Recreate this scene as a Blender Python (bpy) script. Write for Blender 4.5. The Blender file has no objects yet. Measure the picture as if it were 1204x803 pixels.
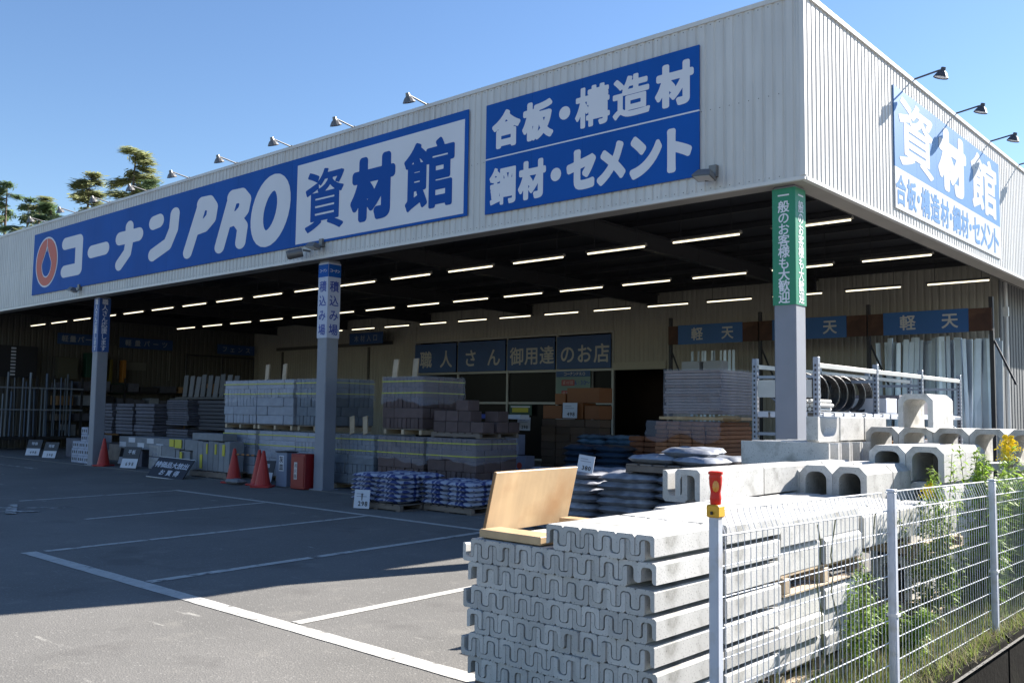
import bpy, bmesh, math, random
import numpy as np
from mathutils import Vector, Matrix
random.seed(7)
SC = bpy.context.scene
COL = SC.collection
PI = math.pi
# ------------------------------------------------------------------ camera
def setup_camera():
    f, pitch, roll, yaw = 1084.48 / 1204 * 36.0, 4.4126, 0.7920, 41.6894
    p, r, y = (math.radians(a) for a in (pitch, roll, yaw))
    fw = Vector((-math.sin(y) * math.cos(p), math.cos(y) * math.cos(p), math.sin(p)))
    rt = Vector((math.cos(y), math.sin(y), 0)); up = rt.cross(fw)
    r2 = rt * math.cos(r) + up * math.sin(r); u2 = up * math.cos(r) - rt * math.sin(r)
    cd = bpy.data.cameras.new('camera'); cam = bpy.data.objects.new('camera', cd); COL.objects.link(cam)
    cam.matrix_world = Matrix(((r2.x, u2.x, -fw.x, 4.6531), (r2.y, u2.y, -fw.y, -10.4539), (r2.z, u2.z, -fw.z, 1.5), (0, 0, 0, 1)))
    cd.lens = f; cd.sensor_width = 36; cd.clip_start = 0.05; cd.clip_end = 5000
    SC.camera = cam
setup_camera()
# ------------------------------------------------------------------ world, sun, exposure
SUN = Vector((0.50, 1.50, 1.0)).normalized()
w = bpy.data.worlds.new('World'); SC.world = w; w.use_nodes = True
nt = w.node_tree; bg = nt.nodes['Background']
sky = nt.nodes.new('ShaderNodeTexSky'); sky.sky_type = 'NISHITA'; sky.sun_disc = False
sky.sun_elevation = math.asin(SUN.z); sky.sun_rotation = math.atan2(SUN.x, SUN.y)
sky.air_density = 1.15; sky.dust_density = 0.1; sky.ozone_density = 3.6
hsv = nt.nodes.new('ShaderNodeHueSaturation'); hsv.inputs['Hue'].default_value = .506; hsv.inputs['Saturation'].default_value = 1.08
nt.links.new(sky.outputs[0], hsv.inputs['Color']); nt.links.new(hsv.outputs[0], bg.inputs[0]); bg.inputs[1].default_value = 0.056
sl = bpy.data.lights.new('sun', 'SUN'); so = bpy.data.objects.new('sun', sl); COL.objects.link(so)
sl.energy = 5.0; sl.angle = math.radians(0.53); sl.color = (1.0, 0.945, 0.87)
so.rotation_euler = SUN.to_track_quat('Z', 'Y').to_euler()
SC.view_settings.view_transform = 'Standard'; SC.view_settings.look = 'None'
SC.view_settings.exposure = 1.75; SC.view_settings.gamma = 1.0
SC.render.engine = 'CYCLES'; SC.cycles.max_bounces = 7; SC.cycles.diffuse_bounces = 4

# ------------------------------------------------------------------ materials
MATS = {}
def mat(name, col, rough=0.7, metal=0.0, var=0.0, scale=3.0, bump=0.0, bscale=40.0, obj_var=0.0, spec=0.5,
        speck=None, speck_scale=120.0, emit=None, alpha=None, stain=None, stain_scale=2.0, coord='Object', streak=0.0, hue=None):
    if name in MATS: return MATS[name]
    m = bpy.data.materials.new(name); m.use_nodes = True; t = m.node_tree; N = t.nodes; L = t.links
    b = N['Principled BSDF']
    b.inputs['Roughness'].default_value = rough; b.inputs['Metallic'].default_value = metal
    b.inputs['Specular IOR Level'].default_value = spec
    tc = N.new('ShaderNodeTexCoord')
    if coord == 'World':
        geo = N.new('ShaderNodeNewGeometry'); src = geo.outputs['Position']
    else: src = tc.outputs[coord]
    rgb = N.new('ShaderNodeRGB'); rgb.outputs[0].default_value = (*col, 1); cur = rgb.outputs[0]
    def noise(sc, det=5, vec=src):
        n = N.new('ShaderNodeTexNoise'); n.inputs['Scale'].default_value = sc; n.inputs['Detail'].default_value = det
        L.new(vec, n.inputs['Vector']); return n.outputs['Fac']
    def ramp(fac, lo, hi, a=0.0, c=1.0):
        r = N.new('ShaderNodeMapRange'); L.new(fac, r.inputs[0])
        for i, v in zip((1, 2, 3, 4), (lo, hi, a, c)): r.inputs[i].default_value = v
        return r.outputs[0]
    def mix(fac, a, bcol, mode='MIX'):
        x = N.new('ShaderNodeMix'); x.data_type = 'RGBA'; x.blend_type = mode
        if isinstance(fac, float): x.inputs[0].default_value = fac
        else: L.new(fac, x.inputs[0])
        L.new(a, x.inputs[6])
        if isinstance(bcol, tuple): x.inputs[7].default_value = (*bcol, 1)
        else: L.new(bcol, x.inputs[7])
        return x.outputs[2]
    def scalecol(val):
        v = N.new('ShaderNodeVectorMath'); v.operation = 'SCALE'; L.new(cur, v.inputs[0]); L.new(val, v.inputs['Scale']); return v.outputs[0]
    if var: cur = scalecol(ramp(noise(scale), 0.3, 0.7, 1 - var, 1 + var))
    if streak:
        mp = N.new('ShaderNodeMapping'); mp.inputs['Scale'].default_value = (6, 6, 0.5); L.new(src, mp.inputs[0])
        cur = scalecol(ramp(noise(1.5, 4, mp.outputs[0]), 0.35, 0.7, 1 - streak, 1.0))
    if stain: cur = mix(ramp(noise(stain_scale, 6), 0.52, 0.72), cur, stain)
    if speck: cur = mix(ramp(noise(speck_scale, 2), 0.62, 0.70), cur, speck)
    if obj_var:
        oi = N.new('ShaderNodeObjectInfo'); cur = scalecol(ramp(oi.outputs['Random'], 0, 1, 1 - obj_var, 1 + obj_var))
        if hue: cur = mix(ramp(oi.outputs['Random'], 0.0, 1.0, 0.0, 0.6), cur, hue)
    L.new(cur, b.inputs['Base Color'])
    if bump:
        bn = N.new('ShaderNodeBump'); bn.inputs['Strength'].default_value = bump; bn.inputs['Distance'].default_value = 0.01
        L.new(noise(bscale, 4), bn.inputs['Height']); L.new(bn.outputs[0], b.inputs['Normal'])
    if emit: b.inputs['Emission Color'].default_value = (*emit[0], 1); b.inputs['Emission Strength'].default_value = emit[1]
    if alpha is not None: b.inputs['Alpha'].default_value = alpha
    MATS[name] = m; return m
concrete = mat('concrete', (.475, .47, .455), .85, var=.09, scale=5, bump=.12, bscale=110, obj_var=.15, speck=(.20, .20, .19), speck_scale=95, stain=(.30, .295, .275), stain_scale=7, spec=.2)
concrete_dark = mat('block_grey', (.21, .22, .24), .9, var=.10, scale=6, bump=.3, bscale=80, obj_var=.12, spec=.2)
block_blue = mat('block_pale', (.29, .31, .36), .9, var=.10, scale=6, bump=.3, bscale=80, obj_var=.10, spec=.2)
block_brown = mat('block_brown', (.10, .073, .072), .9, var=.12, scale=6, bump=.3, bscale=80, obj_var=.15, spec=.2)
block_green = mat('block_green_grey', (.15, .17, .20), .9, var=.12, scale=6, bump=.3, bscale=80, obj_var=.12, spec=.2)
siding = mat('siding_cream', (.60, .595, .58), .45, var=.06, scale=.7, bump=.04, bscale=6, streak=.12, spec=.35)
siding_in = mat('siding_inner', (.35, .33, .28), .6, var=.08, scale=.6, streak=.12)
trim = mat('trim_metal', (.60, .59, .57), .4, var=.05, scale=2)
soffit_m = mat('soffit', (.33, .31, .28), .6, var=.08, scale=1.5)
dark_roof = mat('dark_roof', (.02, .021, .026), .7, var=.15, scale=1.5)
dark_steel = mat('dark_steel', (.03, .03, .035), .55, metal=.3)
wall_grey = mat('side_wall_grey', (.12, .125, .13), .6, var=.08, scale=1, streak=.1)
pillar_m = mat('pillar_paint', (.20, .215, .26), .55, var=.06, scale=3, bump=.05, bscale=20, stain=(.17, .18, .20), stain_scale=1.2)
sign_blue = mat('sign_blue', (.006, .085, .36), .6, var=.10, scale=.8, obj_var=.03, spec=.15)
sign_blue_lit = mat('sign_blue_sunlit', (.03, .15, .38), .4, var=.05, scale=.8)  # paler copy of sign_blue, sunlight on the side sign put into the colour
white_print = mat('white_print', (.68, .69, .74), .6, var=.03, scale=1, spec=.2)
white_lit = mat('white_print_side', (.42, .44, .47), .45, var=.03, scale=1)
blue_print = mat('blue_print', (.005, .072, .32), .6, spec=.15)
red_print = mat('red_print', (.52, .07, .04), .5)
sign_green = mat('sign_green', (.006, .20, .10), .4, var=.05, scale=2)
sign_navy = mat('sign_navy', (.016, .065, .20), .5, var=.08, scale=2)
rust = mat('rust_board', (.055, .024, .015), .8, var=.3, scale=4, stain=(.10, .05, .03), stain_scale=3)
glass_dark = mat('window_glass', (.008, .009, .011), .2, spec=.04, var=.2, scale=1)
alu = mat('window_aluminium', (.26, .26, .25), .4, metal=.3)
interior_dark = mat('shop_inside', (.045, .026, .018), .8, var=.4, scale=.8)
lamp_grey = mat('lamp_grey', (.17, .165, .16), .45, metal=.4)
lamp_dark = mat('lamp_dark', (.07, .07, .08), .5, metal=.3)
lamp_glass = mat('lamp_glass', (.55, .56, .58), .15)
tube_m = mat('lit_tube', (.9, .88, .75), .4, emit=((1.0, .88, .62), .72))
wood_pale = mat('wood_pale', (.52, .36, .20), .5, var=.10, scale=4, bump=.05, bscale=30, obj_var=.05, streak=.22, stain=(.36, .21, .10), stain_scale=2.6)
wood_edge = mat('wood_edge', (.22, .13, .06), .7, var=.2, scale=20)
wood_pallet = mat('pallet_wood', (.42, .33, .23), .8, var=.2, scale=5, bump=.3, bscale=30, obj_var=.18)
wood_dark = mat('pallet_wood_dark', (.16, .13, .11), .8, var=.2, scale=5, obj_var=.2)
lumber = mat('lumber_orange', (.24, .10, .045), .7, var=.2, scale=10, obj_var=.2)
panel_white = mat('plasterboard', (.27, .225, .235), .6, var=.12, scale=6, obj_var=.15)
cardboard = mat('cardboard', (.30, .17, .08), .8, var=.12, scale=3, obj_var=.25)
rack_blue = mat('rack_steel', (.22, .25, .31), .45, metal=.35, var=.08, scale=6)
rack_white = mat('rack_beam', (.42, .425, .42), .45, metal=.2, var=.08, scale=4)
galv = mat('galvanised', (.46, .53, .62), .35, metal=.55, var=.12, scale=2, obj_var=.35)
black_rubber = mat('black_rubber', (.012, .012, .013), .35)
cone_red = mat('cone_red', (.38, .025, .02), .5, var=.08, scale=6, spec=.4)
red_paint = mat('red_paint', (.22, .01, .012), .4, var=.05, scale=5)
ash_blue = mat('stand_grey_blue', (.15, .19, .28), .5)
yellow_strap = mat('yellow_strap', (.42, .44, .03), .5)
yellow_label = mat('yellow_label', (.42, .38, .02), .5, obj_var=.1)
film_m = mat('wrap_film', (.50, .54, .68), .25, alpha=.17, bump=.8, bscale=18, spec=.6)
paper = mat('paper_white', (.50, .52, .58), .6, obj_var=.06)
black_card = mat('card_black', (.02, .02, .025), .5)
ink = mat('ink_black', (.015, .015, .02), .6)
ink_blue = mat('ink_blue', (.02, .05, .28), .5)
bag_dark = mat('bag_dark', (.17, .18, .21), .5, var=.3, scale=7, stain=(.33, .34, .38), stain_scale=6, bump=.4, bscale=14, obj_var=.25, spec=.6)
bag_grey = mat('bag_pale', (.25, .27, .31), .4, var=.25, scale=8, bump=.5, bscale=12, obj_var=.2, stain=(.10, .12, .2), stain_scale=9)
fence_white = mat('fence_white', (.60, .61, .63), .4, var=.10, scale=6, spec=.5)
post_m = mat('fence_post_paint', (.48, .51, .58), .4, var=.07, scale=8, stain=(.36, .35, .33), stain_scale=9)
yellow_cap = mat('yellow_plastic', (.70, .36, .02), .4, var=.06, scale=20)
red_plastic = mat('red_plastic', (.62, .018, .006), .35, spec=.35)
amber = mat('amber_lens', (.75, .30, .05), .2, spec=.5)
leaf_g = mat('leaf_green', (.24, .36, .05), .55, var=.35, scale=8, spec=.3)
leaf_d = mat('leaf_olive', (.18, .23, .05), .6, var=.35, scale=8, spec=.2)
leaf_dry = mat('dry_grass', (.30, .26, .15), .8, var=.3, scale=10)
flower_y = mat('goldenrod_flower', (.70, .52, .02), .7, var=.2, scale=30)
stem_m = mat('plant_stem', (.12, .13, .05), .7)
conifer_g = mat('conifer_green', (.13, .19, .09), .7, var=.5, scale=.6, spec=.2)
conifer_b = mat('conifer_brown', (.30, .32, .15), .7, var=.4, scale=.6, spec=.2)
bark = mat('bark', (.11, .08, .06), .9, var=.2, scale=4)
soil = mat('soil_dark', (.06, .052, .042), .95, var=.4, scale=3, bump=.5, bscale=20)
kerb_m = mat('kerb_concrete_shaded', (.009, .008, .007), .95, var=.3, spec=.05, scale=4, bump=.4, bscale=30, stain=(.02, .02, .014), stain_scale=2.5)  # near-black base colour stands in for shade falling on the kerb
ditch_m = mat('ditch_dark', (.012, .011, .011), .9, var=.4, scale=3)
orange_m = mat('orange_paint', (.35, .14, .02), .5)
dk_green = mat('dark_green', (.006, .05, .03), .5)
def translucent(m, f):
    t = m.node_tree; b = t.nodes['Principled BSDF']; tr = t.nodes.new('ShaderNodeBsdfTranslucent'); mx = t.nodes.new('ShaderNodeMixShader'); mx.inputs[0].default_value = f
    t.links.new(b.inputs['Base Color'].links[0].from_socket, tr.inputs[0]); t.links.new(b.outputs[0], mx.inputs[1]); t.links.new(tr.outputs[0], mx.inputs[2])
    t.links.new(mx.outputs[0], t.nodes['Material Output'].inputs[0])
for m_, f_ in ((leaf_g, .45), (leaf_d, .4), (leaf_dry, .3), (conifer_g, .35), (conifer_b, .4), (flower_y, .3)): translucent(m_, f_)
def bag_print_material():
    m = bpy.data.materials.new('bag_blue_white'); m.use_nodes = True; t = m.node_tree; N = t.nodes; L = t.links
    b = N['Principled BSDF']; b.inputs['Roughness'].default_value = .6; b.inputs['Specular IOR Level'].default_value = .25
    tc = N.new('ShaderNodeTexCoord'); wv = N.new('ShaderNodeTexWave'); wv.inputs['Scale'].default_value = 1.5
    wv.inputs['Distortion'].default_value = 14; wv.inputs['Detail'].default_value = 2; wv.inputs['Detail Scale'].default_value = 2.5
    L.new(tc.outputs['Object'], wv.inputs['Vector']); cr = N.new('ShaderNodeValToRGB')
    cr.color_ramp.elements[0].position = .42; cr.color_ramp.elements[0].color = (.05, .07, .20, 1)
    cr.color_ramp.elements[1].position = .58; cr.color_ramp.elements[1].color = (.40, .42, .50, 1)
    L.new(wv.outputs['Fac'], cr.inputs[0]); L.new(cr.outputs[0], b.inputs['Base Color'])
    MATS['bag_blue_white'] = m; return m
bag_blue = bag_print_material()
def asphalt_material(name, paint=False, worn=.5):
    m = bpy.data.materials.new(name); m.use_nodes = True; t = m.node_tree; N = t.nodes; L = t.links
    b = N['Principled BSDF']; b.inputs['Roughness'].default_value = .9; b.inputs['Specular IOR Level'].default_value = .25
    g = N.new('ShaderNodeNewGeometry'); P = g.outputs['Position']
    def noise(sc, det=4, vec=P):
        n = N.new('ShaderNodeTexNoise'); n.inputs['Scale'].default_value = sc; n.inputs['Detail'].default_value = det
        n.inputs['Roughness'].default_value = .6; L.new(vec, n.inputs['Vector']); return n.outputs['Fac']
    def mr(x, a, c, d, e):
        r = N.new('ShaderNodeMapRange'); L.new(x, r.inputs[0])
        for i, v in zip((1, 2, 3, 4), (a, c, d, e)): r.inputs[i].default_value = v
        return r.outputs[0]
    def mix(f, a, c, mode='MIX'):
        x = N.new('ShaderNodeMix'); x.data_type = 'RGBA'; x.blend_type = mode
        L.new(f, x.inputs[0]) if not isinstance(f, float) else setattr(x.inputs[0], 'default_value', f)
        for s, v in ((6, a), (7, c)):
            if isinstance(v, tuple): x.inputs[s].default_value = (*v, 1)
            else: L.new(v, x.inputs[s])
        return x.outputs[2]
    base = mix(mr(noise(.45, 5), .35, .65, 0, 1), (.134, .129, .120), (.176, .169, .157))
    base = mix(mr(noise(2.3, 6), .58, .74, 0, .5), base, (.27, .255, .225))           # dusty pale patches
    vo = N.new('ShaderNodeTexVoronoi'); vo.inputs['Scale'].default_value = 90; L.new(P, vo.inputs['Vector'])
    gr = N.new('ShaderNodeSeparateColor'); L.new(vo.outputs['Color'], gr.inputs[0])
    base = mix(mr(gr.outputs[0], 0, 1, .0, .38), base, (.10, .097, .092))
    base = mix(mr(gr.outputs[1], .93, 1, 0, .6), base, (.28, .27, .25))
    mp = N.new('ShaderNodeMapping'); mp.inputs['Scale'].default_value = (.5, 2.4, 1); mp.inputs['Rotation'].default_value = (0, 0, .35); L.new(P, mp.inputs[0])
    base = mix(mr(noise(2.2, 7, mp.outputs[0]), .655, .715, 0, .55), base, (.40, .385, .35))   # scuffed pale streaks
    base = mix(mr(noise(1.1, 3), .60, .70, 0, .5), base, (.095, .09, .085))                  # oil and tyre darkening
    if paint:
        wr = mr(noise(7, 8), worn - .06, worn + .05, 0, 1)
        pc = mix(mr(noise(12, 5), .3, .7, 0, 1), (.38, .37, .345), (.50, .49, .455))
        base = mix(wr, base, pc)
    L.new(base, b.inputs['Base Color'])
    bn = N.new('ShaderNodeBump'); bn.inputs['Strength'].default_value = .5; bn.inputs['Distance'].default_value = .004
    L.new(vo.outputs['Distance'], bn.inputs['Height']); L.new(bn.outputs[0], b.inputs['Normal'])
    MATS[name] = m; return m
asphalt = asphalt_material('asphalt'); line_solid = asphalt_material('line_paint', True, .36); line_worn = asphalt_material('line_paint_worn', True, .41)
line_faint = asphalt_material('line_paint_faint', True, .52)

# ------------------------------------------------------------------ mesh helpers
class MB:
    def __init__(s): s.v = []; s.f = []
    def add(s, vs, fs):
        n = len(s.v); s.v += [tuple(p) for p in vs]; s.f += [tuple(i + n for i in f) for f in fs]; return s
    def box(s, x0, y0, z0, x1, y1, z1):
        return s.add([(x0, y0, z0), (x1, y0, z0), (x1, y1, z0), (x0, y1, z0), (x0, y0, z1), (x1, y0, z1), (x1, y1, z1), (x0, y1, z1)],
                     [(0, 3, 2, 1), (4, 5, 6, 7), (0, 1, 5, 4), (1, 2, 6, 5), (2, 3, 7, 6), (3, 0, 4, 7)])
    def cbox(s, x0, y0, z0, x1, y1, z1, c=.008):     # chamfered box
        vs = []
        for sx in (0, 1):
            for sy in (0, 1):
                for sz in (0, 1):
                    X = (x0, x1)[sx]; Y = (y0, y1)[sy]; Z = (z0, z1)[sz]
                    dx = c * (1 - 2 * sx); dy = c * (1 - 2 * sy); dz = c * (1 - 2 * sz)
                    vs += [(X, Y + dy, Z + dz), (X + dx, Y, Z + dz), (X + dx, Y + dy, Z)]
        def i(a, b_, c_, k): return ((a * 2 + b_) * 2 + c_) * 3 + k
        fs = []
        for a in (0, 1):
            q = [i(a, 0, 0, 0), i(a, 1, 0, 0), i(a, 1, 1, 0), i(a, 0, 1, 0)]; fs.append(q if a else q[::-1])
            q = [i(0, a, 0, 1), i(1, a, 0, 1), i(1, a, 1, 1), i(0, a, 1, 1)]; fs.append(q[::-1] if a else q)
            q = [i(0, 0, a, 2), i(1, 0, a, 2), i(1, 1, a, 2), i(0, 1, a, 2)]; fs.append(q if a else q[::-1])
        for a in (0, 1):
            for b_ in (0, 1):
                q = [i(0, a, b_, 1), i(1, a, b_, 1), i(1, a, b_, 2), i(0, a, b_, 2)]; fs.append(q if a == b_ else q[::-1])
                q = [i(a, 0, b_, 0), i(a, 1, b_, 0), i(a, 1, b_, 2), i(a, 0, b_, 2)]; fs.append(q[::-1] if a == b_ else q)
                q = [i(a, b_, 0, 0), i(a, b_, 1, 0), i(a, b_, 1, 1), i(a, b_, 0, 1)]; fs.append(q if a == b_ else q[::-1])
                for c_ in (0, 1):
                    q = [i(a, b_, c_, k) for k in range(3)]; fs.append(q if (a + b_ + c_) % 2 else q[::-1])
        return s.add(vs, fs)
    def tube(s, p0, p1, r, n=8, r1=None, caps=True):
        p0 = Vector(p0); p1 = Vector(p1); d = (p1 - p0); r1 = r if r1 is None else r1
        a = d.cross(Vector((0, 0, 1)) if abs(d.normalized().z) < .9 else Vector((1, 0, 0))).normalized(); b_ = d.cross(a).normalized()
        vs = []
        for k in range(n):
            t = 2 * PI * k / n; o = a * math.cos(t) + b_ * math.sin(t); vs += [p0 + o * r, p1 + o * r1]
        fs = [(2 * k, 2 * k + 1, (2 * k + 3) % (2 * n), (2 * k + 2) % (2 * n)) for k in range(n)]
        if caps: fs += [tuple(range(0, 2 * n, 2)), tuple(range(2 * n - 1, 0, -2))]
        return s.add(vs, fs)
    def path(s, pts, r, n=8):
        for a, b_ in zip(pts, pts[1:]): s.tube(a, b_, r, n)
        return s
    def lathe(s, prof, n=20, c=(0, 0, 0), axis=None):
        R = axis.to_track_quat('Z', 'Y').to_matrix() if axis is not None else Matrix.Identity(3)
        vs = []
        for (r, z) in prof:
            for k in range(n):
                t = 2 * PI * k / n; vs.append(R @ Vector((r * math.cos(t), r * math.sin(t), z)) + Vector(c))
        fs = []
        for j in range(len(prof) - 1):
            for k in range(n): fs.append((j * n + k, j * n + (k + 1) % n, (j + 1) * n + (k + 1) % n, (j + 1) * n + k))
        return s.add(vs, fs)
    def prism(s, prof, y0, y1):          # closed profile in (x,z), extruded along y; walls only plus ngon caps
        n = len(prof); vs = [(x, y0, z) for x, z in prof] + [(x, y1, z) for x, z in prof]
        fs = [(k, (k + 1) % n, n + (k + 1) % n, n + k) for k in range(n)] + [tuple(range(n))[::-1], tuple(range(n, 2 * n))]
        return s.add(vs, fs)
    def mesh(s, name, m, smooth=False, fix=False):
        me = bpy.data.meshes.new(name); me.from_pydata(s.v, [], s.f)
        if fix:
            bm = bmesh.new(); bm.from_mesh(me); bmesh.ops.recalc_face_normals(bm, faces=bm.faces); bm.to_mesh(me); bm.free()
        if smooth: me.polygons.foreach_set('use_smooth', [True] * len(me.polygons))
        if m: me.materials.append(m)
        return me
def link(name, me, parent=None, loc=(0, 0, 0), rot=(0, 0, 0), kind=None, label=None):
    o = bpy.data.objects.new(name, me); COL.objects.link(o); o.location = loc; o.rotation_euler = rot
    if parent: o.parent = parent
    if kind: o['kind'] = kind
    if label: o['label'] = label
    return o
def part(name, mb, m, parent=None, loc=(0, 0, 0), rot=(0, 0, 0), kind=None, smooth=False, fix=False, label=None):
    return link(name, mb.mesh(name, m, smooth, fix), parent, loc, rot, kind, label)
def tag(o, label, cat, group=None):
    o['label'] = label; o['category'] = cat
    if group: o['group'] = group
    return o
def thing(name, label, cat, loc=(0, 0, 0), rz=0, group=None):
    o = bpy.data.objects.new(name, None); COL.objects.link(o); o.location = loc; o.rotation_euler = (0, 0, rz)
    o.empty_display_size = .1
    return tag(o, label, cat, group)
def kids(o): return [c for c in o.children]
def dup(o, loc=None, rot=None, label=None, parent=None):
    c = o.copy(); COL.objects.link(c)
    if parent is not None: c.parent = parent
    if loc is not None: c.location = loc
    if rot is not None: c.rotation_euler = rot
    if label: c['label'] = label
    for k in list(o.children): dup(k, parent=c)
    return c
ORD = ['first', 'second', 'third', 'fourth', 'fifth', 'sixth', 'seventh', 'eighth', 'ninth', 'tenth', 'eleventh', 'twelfth', 'thirteenth', 'fourteenth',
       'fifteenth', 'sixteenth', 'seventeenth', 'eighteenth', 'nineteenth', 'twentieth'] + ['twenty-%s' % x for x in ('first', 'second', 'third', 'fourth', 'fifth', 'sixth', 'seventh', 'eighth', 'ninth')]
# ------------------------------------------------------------------ lettering
FONT = bpy.data.fonts.load('<builtin>') if '<builtin>' in [f.filepath for f in bpy.data.fonts] else None
GC = {}
def glyph_geo(ch):
    if ch in GC: return GC[ch]
    cu = bpy.data.curves.new('glyph', 'FONT'); cu.body = ch; cu.size = 1; cu.resolution_u = 4
    ob = bpy.data.objects.new('glyph', cu); COL.objects.link(ob)
    dg = bpy.context.evaluated_depsgraph_get(); dg.update(); me = ob.evaluated_get(dg).to_mesh()
    V = np.array([v.co[:2] for v in me.vertices]).reshape(-1, 2); F = [tuple(p.vertices) for p in me.polygons]
    cnt = {}
    for f in F:
        for a, b_ in zip(f, f[1:] + f[:1]):
            k = (min(a, b_), max(a, b_)); cnt[k] = cnt.get(k, 0) + 1
    # merge duplicate positions so inner edges are recognised
    S = []
    key = {}
    for a, b_ in [e for e, c in cnt.items() if c == 1]:
        pa, pb = tuple(np.round(V[a], 5)), tuple(np.round(V[b_], 5)); k = tuple(sorted((pa, pb))); key[k] = key.get(k, 0) + 1
    S = np.array([k for k, c in key.items() if c == 1]).reshape(-1, 2, 2)
    bpy.data.objects.remove(ob); bpy.data.curves.remove(cu)
    GC[ch] = (V, F, S); return GC[ch]
def contour(D, xs, zs):
    """polygons where D<0 on a grid; interior runs merged"""
    vs = []; fs = []
    def pt(i, j): return (xs[i], zs[j])
    nx, nz = D.shape
    for j in range(nz - 1):
        run = None
        for i in range(nx - 1):
            c = [(i, j), (i + 1, j), (i + 1, j + 1), (i, j + 1)]; d = [D[a] for a in c]
            if all(x < 0 for x in d):
                if run is None: run = i
                continue
            if run is not None:
                n = len(vs); vs += [pt(run, j), pt(i, j), pt(i, j + 1), pt(run, j + 1)]; fs.append((n, n + 1, n + 2, n + 3)); run = None
            if all(x >= 0 for x in d): continue
            poly = []
            for k in range(4):
                a, b_ = c[k], c[(k + 1) % 4]; da, db = d[k], d[(k + 1) % 4]
                if da < 0: poly.append(pt(*a))
                if (da < 0) != (db < 0):
                    t = da / (da - db); poly.append((xs[a[0]] + t * (xs[b_[0]] - xs[a[0]]), zs[a[1]] + t * (zs[b_[1]] - zs[a[1]])))
            if len(poly) > 2:
                n = len(vs); vs += poly; fs.append(tuple(range(n, n + len(poly))))
        if run is not None:
            n = len(vs); i = nx - 1; vs += [pt(run, j), pt(i, j), pt(i, j + 1), pt(run, j + 1)]; fs.append((n, n + 1, n + 2, n + 3))
    return vs, fs
def bold_glyph(ch, w, h, grow=.04, N=84):
    """heavy rounded version of a glyph, filling a w x h box centred at the origin (x right, z up)"""
    V, F, S = glyph_geo(ch)
    lo = S.reshape(-1, 2).min(0); hi = S.reshape(-1, 2).max(0); sz = hi - lo; m = sz.max()
    S = (S - lo) / m; asp = sz / m
    xs = np.linspace(-grow - .01, asp[0] + grow + .01, N); zs = np.linspace(-grow - .01, asp[1] + grow + .01, N)
    X, Z = np.meshgrid(xs, zs, indexing='ij'); P = np.stack([X, Z], -1).reshape(-1, 1, 2)
    A = S[None, :, 0]; B = S[None, :, 1]; AB = B - A
    t = np.clip(((P - A) * AB).sum(-1) / np.maximum((AB ** 2).sum(-1), 1e-12), 0, 1)
    dist = np.sqrt((((A + AB * t[..., None]) - P) ** 2).sum(-1)).min(1)
    cross = ((A[..., 1] > P[..., 1]) != (B[..., 1] > P[..., 1])) & (P[..., 0] < AB[..., 0] * (P[..., 1] - A[..., 1]) / np.where(np.abs(AB[..., 1]) < 1e-12, 1e-12, AB[..., 1]) + A[..., 0])
    ins = cross.sum(1) % 2 == 1
    D = np.where(ins, -dist, dist).reshape(N, N) - grow
    vs, fs = contour(D, xs, zs)
    W = asp[0] + 2 * grow; H = asp[1] + 2 * grow
    return [((x + grow - W / 2) * w / W, 0, (z + grow - H / 2) * h / H) for x, z in vs], fs
def stroke_glyph(strokes, ax=1.3, N=110):
    """strokes = [(points, radius)] in sign coordinates; nib wider than tall by ax"""
    pts = np.array([p for s, r in strokes for p in s]); R = max(r for s, r in strokes)
    xs = np.linspace(pts[:, 0].min() - R * ax - .02, pts[:, 0].max() + R * ax + .02, N)
    zs = np.linspace(pts[:, 1].min() - R - .02, pts[:, 1].max() + R + .02, N)
    X, Z = np.meshgrid(xs / ax, zs, indexing='ij'); D = np.full(X.shape, 9.)
    for s, r in strokes:
        q = [np.array((p[0] / ax, p[1])) for p in s]
        for a, b_ in zip(q, q[1:]):
            ab = b_ - a; t = np.clip(((X - a[0]) * ab[0] + (Z - a[1]) * ab[1]) / max((ab ** 2).sum(), 1e-9), 0, 1)
            D = np.minimum(D, np.hypot(X - a[0] - t * ab[0], Z - a[1] - t * ab[1]) - r)
    vs, fs = contour(D, xs, zs); return [(x, 0, z) for x, z in vs], fs
def glyph_mb(ch, w, h):
    V, F, S = glyph_geo(ch); s_ = S.reshape(-1, 2); lo = s_.min(0); hi = s_.max(0)
    c = (lo + hi) / 2; return [((x - c[0]) * w / (hi[0] - lo[0]), 0, (z - c[1]) * h / (hi[1] - lo[1])) for x, z in V], F
def text_part(txt, parent, loc, size, m, rot=(0, 0, 0), vertical=False, pitch=None, bold=0, name='lettering', sx=1.0):
    """one mesh of small flat lettering, facing -y before rotation, centred on loc"""
    mb = MB(); n = len(txt); pitch = pitch or size * 1.08
    for k, ch in enumerate(txt):
        if ch == ' ': continue
        V, F, S = glyph_geo(ch)
        if not len(F): continue
        s_ = S.reshape(-1, 2); lo = s_.min(0); hi = s_.max(0)
        cx = .5 if ord(ch) > 0x2E80 else (lo[0] + hi[0]) / 2
        if bold:
            W0 = (hi - lo); vs, fs = bold_glyph(ch, (W0[0] + 2 * bold) * size, (W0[1] + 2 * bold) * size, bold, 40)
            ccx, ccz = ((lo + hi) / 2) * size
            vs = [(x + ccx - cx * size, y, z + ccz - .36 * size) for x, y, z in vs]
        else: vs = [((x - cx) * size, 0, (z - .36) * size) for x, z in V]; fs = F
        o = (0, -(k - (n - 1) / 2) * pitch) if vertical else ((k - (n - 1) / 2) * pitch * sx, 0)
        mb.add([(x * sx + o[0], 0, z + o[1]) for x, y, z in vs], fs)
    return part(name, mb, m, parent, loc, rot)

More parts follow.
